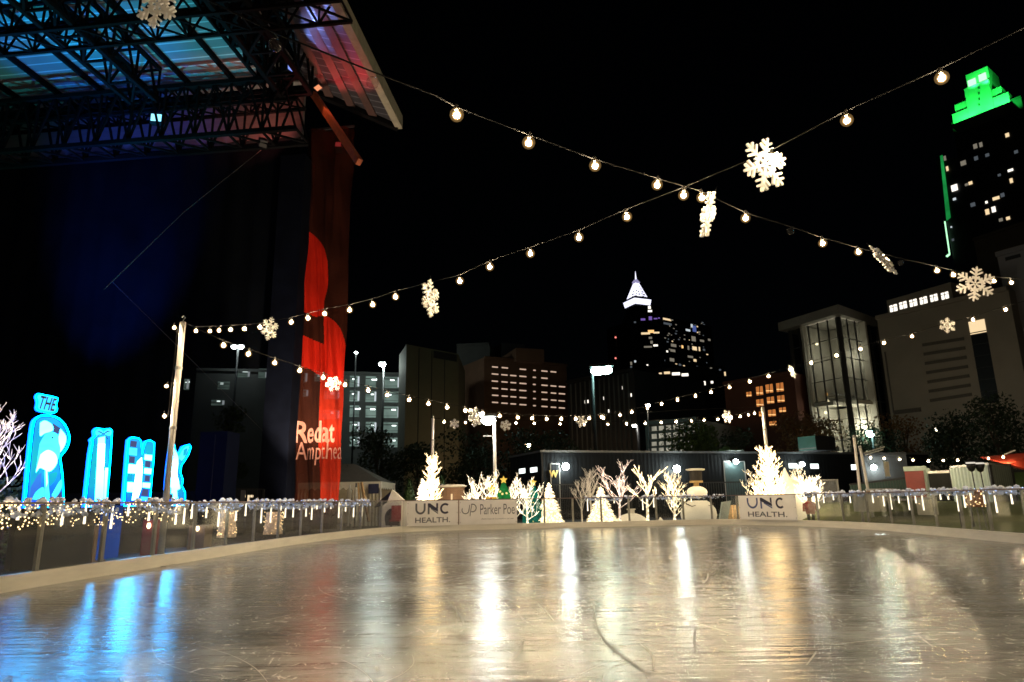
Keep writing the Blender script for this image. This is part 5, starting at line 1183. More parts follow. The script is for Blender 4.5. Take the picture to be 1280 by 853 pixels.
W0 = fK.P(692, 592.5, .09); text('W', W0, fK.u, fK.n, .5, mat('sign_gold', (.75, .5, .14), .4, .3), cb, height=.42, ext=.02, bold=.02, name='gold_letter')
m_flood = emis('wall_flood', COOL, 125.0)
def wall_lamp(label, px, py, f, k=1.0, m=None):
    p = f.P(px, py, .42); t = T('wall_lamp', label, 'wall lamp', tuple(p), 'bright lamps on the container building')
    MB().box(p - f.n*.26 + Vector((0, 0, .04)), (.26, .22, .2), ax=(f.u, f.n, Vector((0, 0, 1)))).build('housing', m_blackmetal, t)
    MB().ball(p - Vector((0, 0, .02)), .18*k, 12, 8).build('lens', m or m_flood, t, smooth=True); return t
wall_lamp('bright wall lamp above the lit cone tree at the left of the black building', 707, 583, fK, 1.15); wall_lamp('brightest wall lamp above the fan-shaped glowing bush', 846, 586, fK, 1.25); wall_lamp('wall lamp over the teal door right of the snowman', 920, 577, fK, .8)
wall_lamp('wall lamp between linear windows behind the snow mound', 1003, 580, fK, .85)
wallwin(fK, 986, 579.5, 1001, 585.5, m_winwhite, cb); wallwin(fK, 1013, 580, 1023, 586, m_winwhite, cb); wallwin(fK, 1064, 581, 1071, 587.5, m_winwhite, cb)
# stair railing before the building
def railing(label, pts, n, h, m, name='metal_railing', cat='railing', group='railings before the black building'):
    t = T(name, label, cat, pts[0], group); pts = [Vector(p) for p in pts]
    for a, b in zip(pts, pts[1:]):
        MB().bar(a+Vector((0, 0, h)), b+Vector((0, 0, h)), .06).build('top_rail', m, t); MB().bar(a+Vector((0, 0, .12)), b+Vector((0, 0, .12)), .04).build('bottom_rail', m, t); mb = MB()
        for k in range(1, n): p = a.lerp(b, k/n); mb.bar(p+Vector((0, 0, .12)), p+Vector((0, 0, h)), .022)
        mb.build('pickets', m, t)
    for p in pts: MB().bar(p, p+Vector((0, 0, h+.03)), .08).build('post', m, t)
    return t
def rp_(px, Y, z=gz): p = D(px, 640, Y); return (p.x, p.y, z)
railing('dark picket railing below the wall lamp at the left end of the black building', [rp_(690, 38.5), rp_(740, 38.7), rp_(790, 39.0)], 22, 2.0, m_darkmetal)
railing('dark picket railing behind the snowman', [rp_(820, 39.2), rp_(870, 39.4), rp_(938, 39.8)], 22, 2.0, m_darkmetal)
railing('pale lit picket railing right of the ball-crowned tree', [rp_(1028, 38), rp_(1051, 38)], 16, 2.0, m_galv)
# ------------------------------------------------------------------ lamp posts and street lamps
m_lampwarm = emis('street_lamp_head', (.95, 1.0, .92), 130.0); m_lampteal = emis('teal_lamp_head', (.55, 1.0, .90), 55.0)
def street_lamp(label, px, ytop, Y, heads, m, r=.07, rb=.13, group='street lamps behind the rink', strength=None):
    tp = D(px, ytop, Y); t = T('street_lamp', label, 'street lamp', (tp.x, tp.y, gz), group)
    MB().tube([(tp.x, tp.y, gz), tp], [r*1.25, r], 8).build('post', m_whitepaint if r < .08 else m_darkmetal, t, smooth=True); MB().lathe((tp.x, tp.y, gz), [(r*3, 0), (r*3, .05), (r*1.4, .3)], 10).build('base', m_galv, t)
    for hx, hy in heads:
        p = D(hx, hy, Y-.1); MB().bar((tp.x, tp.y, p.z+.05), p + Vector((0, 0, .05)), r*.8).build('arm', m_galv, t)
        o = MB().box(p + Vector((0, 0, rb*.9)), (rb*3, rb*2.2, rb*.5)).build('lamp_head', m_darkmetal, t); MB().ball(p, rb, 12, 7, sc=(1.3, 1, .8)).build('lens', m, o, smooth=True)
    return t
lp = street_lamp('tall white lamp post with one blinding head in front of the brick pier', 618, 523, 33, [(610.5, 526)], m_lampwarm, .075, .26)
p = D(604, 545, 33); MB().bar(D(618, 545.5, 33), p, .05).build('banner_arm', m_galv, lp)
street_lamp('high teal-white twin street lamp left of the spire tower', 740, 461, 75, [(747, 464), (757, 463)], m_lampteal, .16, .58)
street_lamp('short lamp post on the far side of the black building roof', 797, 530, 56, [(793, 532.5)], emis('plain_lamp', (1, .95, .85), 60), .12, .14)
street_lamp('small warm lamp above the lit parking deck', 809, 508, 80, [(810, 507)], emis('warm_lamp', WWH, 60), .09, .2)
street_lamp('teal-white street lamp behind the green rooftop unit', 1090, 545, 60, [(1086.5, 541), (1088, 544)], m_lampteal, .1, .22)
sl_ = street_lamp('added white street lamp hidden among the trees to light the pale louvred building', 1172, 535, 67, [(1171, 537)], emis('side_fill_lamp', WWH, 14), .1, .2)
lamp('facade_fill_beam', 'SPOT', D(1171, 536, 67) + Vector((0, .3, .1)), 520, WWH, sl_, .2, D(1178, 440, 84), 150)  # unseen lamp and spot, added to light the pale facade
street_lamp('added warm street lamp lighting the brown building with rows of lit windows', 662, 556, 105, [(660, 557)], emis('brown_fill_lamp', (1.0, .62, .32), 500), .12, .3)  # lamp added to warm the brown facade
street_lamp('twin star-like lamps behind the dark stage curtain', 298, 433, 128, [(293, 434), (301, 434)], emis('deck_lamp', COOL, 120), .2, .45, group='lamps on the parking garage')
street_lamp('bright lamp on the garage roof beside the olive block', 480, 454, 122, [(478, 456)], emis('garage_lamp', (.85, 1, .92), 420), .2, .45, group='lamps on the parking garage')
street_lamp('slim lamp on the garage roof near the hanging banner', 445, 441, 126, [(445, 441)], emis('garage_lamp_dim', (.85, 1, .92), 60), .14, .22, group='lamps on the parking garage')

# ------------------------------------------------------------------ city
m_conc = mat('concrete_dark', (.10, .105, .10), .8, scale=.3, var=.3); m_olive = mat('olive_panel', (.17, .17, .11), .8, scale=.2, var=.25)
m_brown = mat('brown_facade', (.22, .12, .07), .8, scale=.3, var=.3); m_night = mat('night_facade', (.03, .032, .036), .6, scale=.3, var=.3); m_nightw = mat('night_glass', (.02, .022, .026), .3)
m_w = {k: emis('lit_window_'+k, c, s, sample=False) for k, c, s in (('warm', (1, .74, .42), 1.0), ('white', (1, .93, .8), 1.6), ('cool', (.85, .95, 1), .7), ('dim', (.9, .8, .62), .22), ('dimcool', (.6, .7, .8), .12), ('orange', (1, .33, .08), .5), ('amber', (1, .55, .2), 1.3), ('violet', (.35, .2, .8), .5), ('blue', (.2, .3, .9), .35), ('row', (1, .70, .50), .62))}
m_frame = mat('window_frame_dark', (.02, .02, .02), .6)
def lit(f, x0, y0, x1, y1, key, par, name='lit_window', fr=True, off=.05):
    q = f.wh(x0, y1, x1, y0, off); c = sum(q, Vector())/4
    if fr:
        o = MB().prism([c + (p-c)*1.25 for p in q], f.n, .05).build(name, m_frame, par); MB().prism([p + f.n*.02 for p in q], f.n, .015).build('pane', m_w[key], o); return o
    return MB().prism(q, f.n, .05).build(name, m_w[key], par)
def bld(name, label, f, depth, m, group='city buildings beyond the rink', z0=gz, top=None):
    c = (f.a+f.b)/2; t = T(name, label, 'building', (c.x, c.y, gz), group); tz = top or f.top
    bodybox(f, depth, z0, tz).build('wall', m, t)
    w = MB(); k = f.n*.15; w.bar(f.a+k+Vector((0, 0, tz)), f.b+k+Vector((0, 0, tz)), .5, .5); w.build('parapet', m, t); return t
# parking garage (left, partly behind the curtain and the banner)
fg = facT(246, 462, 501, 468, 130); gar = bld('parking_garage', 'multi-storey parking garage with pale green lit bays behind the hanging banner', fg, 20, m_conc)
m_bay = emis('garage_bay', (.50, .72, .62), .26, sample=False, noise=.5, nscale=.25); m_tube = emis('garage_tube', (.85, 1, .95), 3.5, sample=False)
rg = random.Random(4)
def bay(x0, y0, x1, y1, par):
    q = fg.wh(x0, y1, x1, y0, .05); fr = MB().prism([p for p in q], fg.n, .6).build('bay', m_bay, par)
    MB().bar(q[3]+fg.n*.1+Vector((0, 0, -.5)), q[2]+fg.n*.1+Vector((0, 0, -.5)), .14, .16).build('bay_edge', m_conc, fr)
    a = fg.P(x0+(x1-x0)*rg.uniform(.2, .6), y0+(y1-y0)*.28, .12); MB().bar(a, a+fg.u*rg.uniform(.4, 1.2), .12, .3).build('ceiling_lamp', m_tube, fr)
    if rg.random() < .7:
        a, b = fg.P(x1-.7, y0+1, .12), fg.P(x1-.7, y1-1, .12); MB().bar(a, Vector((a.x, a.y, b.z)), .3).build('lit_column', m_w['cool'], fr)
    MB().bar(fg.P(x0, y1-2.5, .13), fg.P(x1, y1-2.5, .13), .06).build('guard_cable', m_conc, fr)
for (x0, x1) in ((437, 449), (457, 470), (478, 499)):
    for (a, b) in ((470, 484), (488.5, 502), (507, 521.5), (527, 540), (546, 558)):
        if (x0 == 457 and a > 530): continue
        bay(x0, a + (x0-437)*.03, x1, b + (x0-437)*.03, gar)
for (x0, x1, a, b) in ((366, 384, 466, 478), (393, 405, 467, 477), (369, 385, 487, 496), (405, 424, 489, 499), (398, 424, 513, 524), (363, 376, 532, 541), (323, 334, 461, 473), (297, 312, 463, 472), (272, 287, 477, 487), (264, 280, 500, 507), (230, 236, 474, 487)):
    bay(x0, a, x1, b, gar)
# olive block with one pale-lit narrow face
P1, P2, P3 = D(499.5, 432, 114), D(508, 430.5, 106), D(573, 437, 114); zt = P2.z
ol = T('office_block', 'plain windowless olive block with a narrow pale-lit left face', 'building', (P2.x, P2.y, gz), 'city buildings beyond the rink')
fp_ = [P1, P2, P3, P3 + Vector((0, 16, 0)), P1 + Vector((0, 16, 0))]; mb = MB(); vs = [Vector((q.x, q.y, gz)) for q in fp_] + [Vector((q.x, q.y, zt)) for q in fp_]
mb.add(vs, [tuple(range(4, -1, -1)), tuple(range(5, 10))] + [(i, (i+1) % 5, 5+(i+1) % 5, 5+i) for i in range(5)]); mb.build('wall', m_olive, ol)
fo = Fac((P2.x, P2.y), (P3.x, P3.y)); 
for k in range(1, 4): a = fo.P(508+16*k, 434, .03); MB().bar(Vector((a.x, a.y, zt-.3)), Vector((a.x, a.y, 4)), .12, .06).build('joint', m_night, ol)
MB().prism(fo.wh(542, 450, 571, 441, .05), fo.n, .05).build('louvre', m_night, ol)
f2 = facT(571, 432, 612, 430, 150); b2 = bld('office_block', 'dark narrow block between the olive block and the brown building', f2, 20, m_conc); lit(f2, 591, 465, 594, 468, 'dim', b2); lit(f2, 603, 458, 605, 461, 'dim', b2); lit(f2, 594, 505, 598, 508, 'dim', b2)
# brown building with rows of lit windows
fh = facT(605, 447, 708, 457, 140); ho = bld('brown_building', 'brown block with six rows of small lit windows', fh, 25, m_brown)
ft = facT(645, 435, 680, 437, 142); bodybox(ft, 12, fh.top-.5, ft.top).build('roof_block', m_brown, ho); fq = facT(627, 429, 656, 431, 152); bodybox(fq, 12, fh.top-.5, fq.top).build('roof_block', m_night, ho)
for r_ in range(6):
    for i, (x0, x1) in enumerate(((614.5, 623), (626.5, 635), (637.5, 645.5), (649, 658), (666, 670), (676.5, 684.5), (688, 695.5), (698, 706.5))):
        if (r_, i) in ((0, 2), (0, 7), (1, 6), (1, 7)): continue
        xm = (x0+x1)/2; y = 458.2 + r_*8.85 + (xm-618)*.083; s = rg.uniform(.0, .15)
        lit(fh, x0+rg.uniform(0, .6), y, x1-rg.uniform(0, .6), y+1.5, 'row', ho)
# dark slab, spire tower, residential block
fdk = facT(709, 478, 792, 462, 120); dk = bld('dark_tower', 'almost black ribbed slab left of the spire tower with a few lit slits', fdk, 20, m_night)
for x in range(714, 790, 6): a = fdk.P(x, 500, .12); MB().bar(Vector((a.x, a.y, fdk.top-.5)), Vector((a.x, a.y, 3)), .25, .2).build('rib', m_conc, dk)
for x, y in ((778.5, 483), (789, 492), (755, 496), (735, 500), (731.5, 500.5), (761, 512)): lit(fdk, x-.7, y, x+.7, y+4, 'white', dk)
ms = T('radio_mast', 'thin dark mast with red warning lights left of the spire tower', 'mast', tuple(D(769.5, 460, 260))[:2] + (gz,)); a = D(769.5, 415, 260); MB().tube([(a.x, a.y, gz), a], [.8, .25], 6).build('shaft', m_night, ms)
for y in (422, 448): MB().ball(D(769.5, y, 259.5), .35, 8, 5).build('warning_light', emis('red_warning', (1, .25, .2), 1.6, sample=False), ms)
YT = 330
stw = T('spire_tower', 'dark skyscraper with a white glowing lattice crown and needle spire', 'building', tuple(D(803, 480, YT))[:2] + (gz,), 'city buildings beyond the rink')
c0 = D(797, 371, YT+6); cw = 30/F*YT/2*.84
ang = R(24)
MB().box((c0.x, c0.y+2, (c0.z+gz)/2-.5), (cw*1.75, cw*1.75, c0.z-gz), ang).build('shaft', m_nightw, stw)
m_crown = emis('crown_lights', (.80, .80, 1.0), 1.7, sample=False); m_crownd = emis('crown_glow', (.55, .5, .85), .55, sample=False)
def ring4(w, z): return [Vector((c0.x, c0.y+2, 0)) + Matrix.Rotation(ang, 3, 'Z') @ Vector((sx*w/2, sy*w/2, 0)) + Vector((0, 0, z)) for sx, sy in ((-1, -1), (1, -1), (1, 1), (-1, 1))]
z_b = D(797, 378, YT).z; z_t = D(797, 371.5, YT).z; q1, q2 = ring4(cw*1.95, z_b), ring4(cw*2.15, z_t); cb_ = MB()
for i in range(4):
    a, b, c_, d_ = q1[i], q1[(i+1) % 4], q2[(i+1) % 4], q2[i]; s = (b-a)*.03; cb_.prism([a+s, b-s, c_-s, d_+s], (b-a).cross(Vector((0, 0, 1))), .4)
cb_.build('lit_band', m_crown, stw)
z0_, z1_ = D(797, 369.5, YT).z, D(799, 347.5, YT).z; lat = MB(); NL = 6
for k in range(NL+1):
    f = k/NL; w = cw*1.6*(1-f*.80); q = ring4(w, z0_+(z1_-z0_)*f)
    for i in range(4):
        lat.bar(q[i], q[(i+1) % 4], .26)
        if k < NL:
            f2_ = (k+1)/NL; q_ = ring4(cw*1.6*(1-f2_*.80), z0_+(z1_-z0_)*f2_); lat.bar(q[i], q_[i], .40); lat.bar(q[i], q_[(i+1) % 4].lerp(q_[i], .4), .22); lat.bar(q[i].lerp(q[(i+1) % 4], .5), q_[i].lerp(q_[(i+1) % 4], .5), .22)
lat.build('lattice_crown', m_crown, stw)
sp0 = Vector((c0.x, c0.y+2, z1_)); MB().lathe(sp0, [(1.7, -.4), (2.1, .1), (.9, 1.6)], 8).build('crown_cap', m_crownd, stw); MB().tube([sp0, sp0 + Vector((0, 0, D(799, 333, YT).z - z1_))], [.55, .08], 6).build('spire', m_crown, stw)
frs = facT(815, 394, 889, 409, YT-30); res = bld('apartment_tower', 'wide dark residential tower with scattered lit windows beside the spire tower', frs, 30, m_nightw)
fsh = facT(787, 383, 826, 382, YT-36)
bodybox(fsh, 30, gz, fsh.top).build('lower_body', m_nightw, stw)
def W4(X, Y): return 740 + X/4, 320 + Y/4
for X, Y, w, h, k in ((287, 258, 13, 14, 'white'), (290, 276, 20, 10, 'white'), (255, 318, 22, 10, 'violet'), (292, 312, 16, 18, 'violet'), (318, 314, 18, 6, 'violet'), (335, 311, 8, 6, 'violet'), (215, 332, 10, 8, 'dimcool'), (268, 388, 44, 10, 'warm'), (295, 378, 30, 14, 'amber'), (322, 384, 30, 8, 'warm'), (292, 410, 16, 10, 'dim'), (298, 432, 12, 14, 'dim'), (318, 448, 22, 9, 'white'), (280, 455, 40, 8, 'dim'), (216, 528, 9, 10, 'cool'), (196, 538, 9, 16, 'dim'), (196, 556, 9, 10, 'dimcool'), (277, 546, 8, 6, 'white')):
    x, y = W4(X, Y); lit(fsh, x-w/8, y-h/8, x+w/8, y+h/8, k, stw, fr=False)
for X, Y, w, h, k in ((375, 315, 40, 15, 'warm'), (398, 318, 14, 10, 'dim'), (378, 340, 40, 10, 'dimcool'), (499, 350, 10, 16, 'cool'), (480, 372, 22, 10, 'cool'), (512, 365, 18, 30, 'blue'), (508, 415, 20, 24, 'dim'), (550, 425, 20, 10, 'dim'), (586, 420, 12, 10, 'dim'), (408, 448, 26, 14, 'dim'), (452, 455, 9, 14, 'amber'), (482, 460, 8, 20, 'dim'), (513, 463, 22, 18, 'warm'), (537, 466, 7, 20, 'warm'), (376, 478, 8, 9, 'white'), (404, 474, 24, 12, 'dim'), (400, 520, 22, 16, 'dim'), (492, 505, 26, 10, 'dim'), (515, 523, 14, 12, 'warm'), (440, 545, 12, 8, 'dimcool'), (560, 470, 10, 10, 'dimcool')):
    x, y = W4(X, Y); lit(frs, x-w/8, y-h/8, x+w/8, y+h/8, k, res)
rg = random.Random(17)
for k in range(60):
    x, y = rg.uniform(820, 885), rg.uniform(402, 470); s_ = rg.uniform(.8, 2.2); lit(frs, x, y, x+s_, y+rg.uniform(.8, 1.6), rg.choice(('dim', 'dimcool', 'dimcool', 'dim', 'warm')), res, fr=False)
frl = facT(808, 462, 905, 458, 210); lowb = bld('office_block', 'lower dark office block with a band of bright windows below the spire tower', frl, 30, m_night)
for X, Y, w, h, k in ((325, 598, 30, 16, 'white'), (375, 585, 30, 12, 'warm'), (420, 590, 40, 14, 'white'), (465, 595, 34, 14, 'white'), (378, 617, 42, 16, 'white'), (342, 588, 14, 8, 'warm'), (490, 654, 10, 20, 'white'), (506, 650, 10, 18, 'white'), (545, 645, 10, 12, 'white'), (563, 637, 10, 20, 'white'), (600, 632, 12, 12, 'white'), (490, 685, 12, 18, 'white'), (508, 682, 10, 16, 'white'), (492, 718, 9, 16, 'warm'), (495, 746, 9, 12, 'white'), (513, 746, 12, 12, 'white'), (298, 675, 8, 18, 'white'), (595, 560, 10, 8, 'dim'), (665, 590, 8, 20, 'warm'), (640, 570, 10, 8, 'dimcool'), (430, 680, 24, 8, 'dim')):
    x, y = W4(X, Y); lit(frl, x-w/8, y-h/8, x+w/8, y+h/8, k, lowb)
fpd = facT(806, 530, 872, 524, 90); deck = bld('parking_deck', 'low open parking deck with pale lit levels above the black building', fpd, 15, m_conc)
m_deckl = emis('deck_level', (.9, .85, .66), .4, sample=False, noise=.6, nscale=.5)
for y0, y1 in ((531.5, 537), (541, 547), (551, 556), (559, 565)):
    q = fpd.wh(811, y1, 868, y0, .1); o = MB().prism(q, fpd.n, .1).build('open_level', m_deckl, deck)
    for k in range(6): a = fpd.P(813+9*k, y0, .2); MB().bar(Vector((a.x, a.y, q[2].z)), Vector((a.x, a.y, q[0].z)), .25).build('column', m_conc, o)
# brick building glowing orange
fb = facT(905, 480, 992, 466, 100); bo = bld('brick_building', 'red brick building with orange glowing windows left of the glass hall', fb, 18, mat('brick_dark', (.14, .045, .025), .85, scale=.5))
for X, Y, w, h, k in ((785, 692, 26, 24, 'orange'), (838, 675, 34, 44, 'orange'), (887, 664, 36, 44, 'orange'), (940, 657, 36, 44, 'orange'), (840, 735, 36, 36, 'orange'), (893, 722, 36, 34, 'orange'), (945, 715, 36, 34, 'orange'), (900, 786, 38, 34, 'orange'), (953, 770, 34, 24, 'orange'), (905, 838, 36, 22, 'orange'), (850, 790, 30, 26, 'orange')):
    x, y = W4(X, Y); o = lit(fb, x-w/8, y-h/8, x+w/8, y+h/8, k, bo)
    MB().bar(fb.P(x-w/8+.4, y+h/16, .1), fb.P(x+w/8-.4, y+h/16, .1), .08, .14).build('ceiling_lamp', m_w['amber'], o)
    MB().bar(fb.P(x, y-h/8, .1), fb.P(x, y+h/8, .1), .08).build('mullion', m_frame, o)
# glass hall
gh = T('glass_hall', 'tall glass-walled hall with an overhanging flat roof and warm lit floors', 'building', tuple(D(1040, 520, 92))[:2] + (gz,), 'city buildings beyond the rink')
g0 = D(1047, 397, 88); gl = D(988, 414, 88*slope(1047, 397)/slope(988, 414)*1.0); gr_ = D(1094, 409, 88*slope(1047, 397)/slope(1094, 409)); zt = g0.z; fl1, fl2 = Fac((gl.x, gl.y), (g0.x, g0.y)), Fac((g0.x, g0.y), (gr_.x, gr_.y))
bk = Vector((gl.x+gr_.x-g0.x, gl.y+gr_.y-g0.y, 0)); foot = [Vector((q.x, q.y, 0)) for q in (gl, g0, gr_, bk)]; cen = sum(foot, Vector())/4
ov = [cen + (q-cen)*1.28 for q in foot]; ov[2] = cen + (foot[2]-cen)*1.06
mb = MB(); mb.prism([q + Vector((0, 0, zt+1.3)) for q in ov], (0, 0, 1), 1.2); mb.build('roof_slab', mat('hall_roof', (.32, .30, .26), .7, scale=.3), gh)
m_hallin = mat('hall_inside', (.50, .47, .40), .8, scale=.4, var=.3)
inl, inr = fl1.n*-5.0, fl2.n*-5.0
for k, z in enumerate((.3, zt*.30, zt*.55)):
    for f in (fl1, fl2):
        sh = .35 if k else .02; a, b = (f.a.lerp(f.b, sh), f.b - f.u*.3) if f is fl1 else (f.a + f.u*.3, f.b - f.u*.3); d = f.n
        MB().prism([Vector((q.x, q.y, z)) for q in (a - d*(2.2 if k else .1), b - d*(2.2 if k else .1), b - d*5, a - d*5)], (0, 0, 1), .5).build('floor_slab', m_hallin, gh)
        if k: MB().bar(a - d*2.2 + Vector((0, 0, z+1.0)), b - d*2.2 + Vector((0, 0, z+1.0)), .12).build('balustrade', m_galv, gh)
for f in (fl1, fl2):
    a, b = f.a - f.n*5.2, f.b - f.n*5.2; MB().prism([Vector((a.x, a.y, .1)), Vector((b.x, b.y, .1)), Vector((b.x, b.y, zt)), Vector((a.x, a.y, zt))], f.n, .3).build('inner_wall', m_hallin, gh)
glz = acrylic('hall_glass', (.52, .54, .52), .6); m_mul = mat('mullion_dark', (.03, .03, .03), .5)
for f, nb in ((fl1, 5), (fl2, 5)):
    MB().prism([Vector((f.a.x, f.a.y, .1)), Vector((f.b.x, f.b.y, .1)), Vector((f.b.x, f.b.y, zt)), Vector((f.a.x, f.a.y, zt))], f.n, .04).build('glass_wall', glz, gh)
    mu = MB(); L = (f.b-f.a).length
    for k in range(nb+1): p = f.a.lerp(f.b, k/nb)+f.n*.12; mu.bar(Vector((p.x, p.y, .1)), Vector((p.x, p.y, zt)), .16 if k not in (0, nb) else .4)
    for z in [zt*i/9 for i in range(1, 9)]: mu.bar(f.a+f.n*.12+Vector((0, 0, z)), f.b+f.n*.12+Vector((0, 0, z)), .09)
    mu.build('mullions', m_mul, gh)
for f, t_, hgt, e in ((fl1, .78, .14, 900), (fl1, .80, .45, 1100), (fl1, .72, .82, 350), (fl1, .25, .3, 60), (fl2, .45, .14, 1300), (fl2, .5, .42, 1100), (fl2, .4, .8, 260)):
    p = f.a.lerp(f.b, t_) - f.n*1.6; p = Vector((p.x, p.y, zt*hgt)); lamp('hall_light', 'POINT', p, e*1.25, (1.0, .92, .76), gh, .4)
for x, y, k in ((1021, 430, 'white'), (1035, 502, 'white'), (1033, 493, 'amber'), (1032, 516, 'white'), (1007, 446, 'dim'), (1002, 477, 'white'), (1055, 470, 'dim')):
    MB().ball(fl1.P(x, y, -1.0), .22, 8, 5).build('ceiling_lamp', emis('hall_lamp_'+k, (1, .8, .5), 8, sample=False) if k != 'amber' else emis('hall_lamp_amber', (1, .45, .1), 2, sample=False), gh)
# pale louvred building
m_beige = mat('pale_panel', (.33, .29, .23), .8, scale=.25, var=.18)
fe_ = facT(1096, 398, 1260, 361, 84); be = bld('pale_building', 'broad pale building with horizontal louvres, a tall dark window strip and a lit clerestory', fe_, 25, m_beige)
fcl = facT(1108, 376, 1188, 353, 86); bodybox(fcl, 14, fe_.top-.4, fcl.top).build('clerestory', m_beige, be)
for X, Y in ((627, 262), (675, 247), (726, 235), (777, 223), (829, 210), (884, 199)):
    x, y = 960+X/4, 320+Y/4; q = fcl.wh(x-4.6, y+4.3, x+4.6, y-4.3, .04); o = MB().prism(q, fcl.n, .05).build('lit_window', m_w['white'], be)
    c = sum(q, Vector())/4; mb = MB(); mb.bar(c-Vector((0, 0, .45))+fcl.n*.03, c+Vector((0, 0, .45))+fcl.n*.03, .06); mb.bar(q[3].lerp(q[0], .35)+fcl.n*.03, q[2].lerp(q[1], .35)+fcl.n*.03, .06); mb.build('glazing_bars', m_mul, o)
lv = MB()
for k in range(7): y = 431 + 11.6*k; lv.bar(fe_.P(1153+1.6*k, y+.5, .06), fe_.P(1205+1.6*k, y-7.5, .06), .12, .35)
lv.build('louvres', mat('louvre_shade', (.13, .115, .09), .8), be)
rc = MB(); rc.bar(fe_.P(1106, 440, .05), fe_.P(1117, 516, .05), .14); rc.bar(fe_.P(1117, 516, .05), fe_.P(1151, 512, .05), .14, .5); rc.build('recess_edge', mat('recess_shade', (.12, .105, .085), .8), be)
q = fe_.wh(1219, 505, 1240, 399, .05); mb = MB().prism(q, fe_.n, .06).build('window_strip', m_nightw, be)
qq = [q[3].lerp(q[0], .16), q[2].lerp(q[1], .16), q[2], q[3]]; MB().prism([p + fe_.n*.03 for p in qq], fe_.n, .02).build('lit_pane', m_w['warm'], mb)
for k in range(1, 7): MB().bar(q[3].lerp(q[0], k/7)+fe_.n*.03, q[2].lerp(q[1], k/7)+fe_.n*.03, .1).build('transom', m_mul, mb)
# grey block at the right edge
m_greyw = mat('grey_wall', (.27, .27, .29), .8, scale=.25, var=.2)
fx = facT(1246, 319, 1330, 296, 74); gb = bld('grey_block', 'plain grey block cut off by the right edge of the picture', fx, 20, m_greyw); MB().prism(fx.wh(1256, 324, 1276, 319.5, .05), fx.n, .06).build('vent_slot', m_night, gb)
fy = facT(1217, 300, 1330, 262, 130); bld('dark_block', 'dim brown block behind the grey block below the green-lit tower', fy, 30, mat('brown_dim', (.16, .12, .08), .8, scale=.2))
# green-lit tower
fgt = facT(1190, 155, 1276, 121, 230); gt = bld('green_tower', 'dark skyscraper with a stepped crown flooded in green light at upper right', fgt, 30, m_night)
m_stone = mat('crown_stone', (.55, .55, .5), .7, scale=.2, var=.15)
def blk(name, xl, xr, yt, yb, off, depth, m=m_stone):
    ym = (yt+yb)/2; a, b = fgt.P(xl, ym, off), fgt.P(xr, ym, off); z1 = fgt.P(xl, yt, off).z; z0 = fgt.P(xl, yb, off).z
    q = [Vector((a.x, a.y, z0)), Vector((b.x, b.y, z0)), Vector((b.x, b.y, z1)), Vector((a.x, a.y, z1))]; MB().prism(q, fgt.n, depth).build(name, m, gt); return q
blk('lower_tier', 1191, 1267, 143, 156, .4, 14); blk('middle_tier', 1195, 1258, 131, 156, -.6, 12); ct = blk('centre_tier', 1209, 1242, 110, 156, .9, 12); up_ = blk('upper_tier', 1208.5, 1238, 94, 112, -1.2, 11)
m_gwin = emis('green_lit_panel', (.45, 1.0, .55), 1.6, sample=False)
for x0, x1, y0, y1 in ((1209.5, 1220, 99, 107), (1223, 1233, 92, 101)):
    q = fgt.wh(x0, y1, x1, y0, -1.0); MB().prism(q, fgt.n, .15).build('lit_panel', m_gwin, gt)
sl = MB()
for y in (110, 117, 124, 131): a = fgt.P(1224, y, 1.0); sl.box(a, (.5, .2, .9))
sl.build('slot_windows', m_night, gt)
blk('light_shield', 1188, 1271, 156.5, 158.5, 8.5, 12, m_night)  # slab added to keep the green floods off the wall below
GRN = (.02, 1.0, .10)
for x, y, off, e in ((1203, 152, 6, 9000), (1222, 146, 7, 16000), (1245, 138, 6, 12000), (1262, 130, 6, 8000), (1268, 112, 2, 3500), (1216, 108, 3, 3000), (1232, 103, 3, 3000)):
    p = fgt.P(x, y, off); lamp('crown_floodlight', 'SPOT', p, e*1.6, GRN, gt, .5, fgt.P(x+1, y-16, -1), 110, .8)
m_gwash = emis('green_wash_glow', (.03, .75, .15), .38, sample=False, noise=.6, nscale=.12)  # green floodlight on the pilaster, put in as emission
fgs = Fac((fgt.a.x-6, fgt.a.y+14), (fgt.a.x, fgt.a.y))
MB().prism([fgt.P(1175, 195, .3), fgt.P(1178, 194, .3), fgt.P(1188, 272, .3), fgt.P(1183, 276, .3)], fgt.n, .3).build('lit_pilaster', m_gwash, gt); MB().bar(fgt.P(1181, 277, .4), fgt.P(1187, 318, .4), .34).build('lit_edge', m_gwin, gt); MB().bar(fgt.P(1187, 318, .4), fgt.P(1183, 321, .4), .55).build('lit_edge', m_gwin, gt)
bodyx = MB(); a = fgt.P(1170, 200, -.2); b = fgt.P(1196, 185, -.2); bodyx.prism([Vector((a.x, a.y, gz)), Vector((b.x, b.y, gz)), Vector((b.x, b.y, b.z-4)), Vector((a.x, a.y, a.z))], fgt.n, 20); bodyx.build('side_wing', m_night, gt)
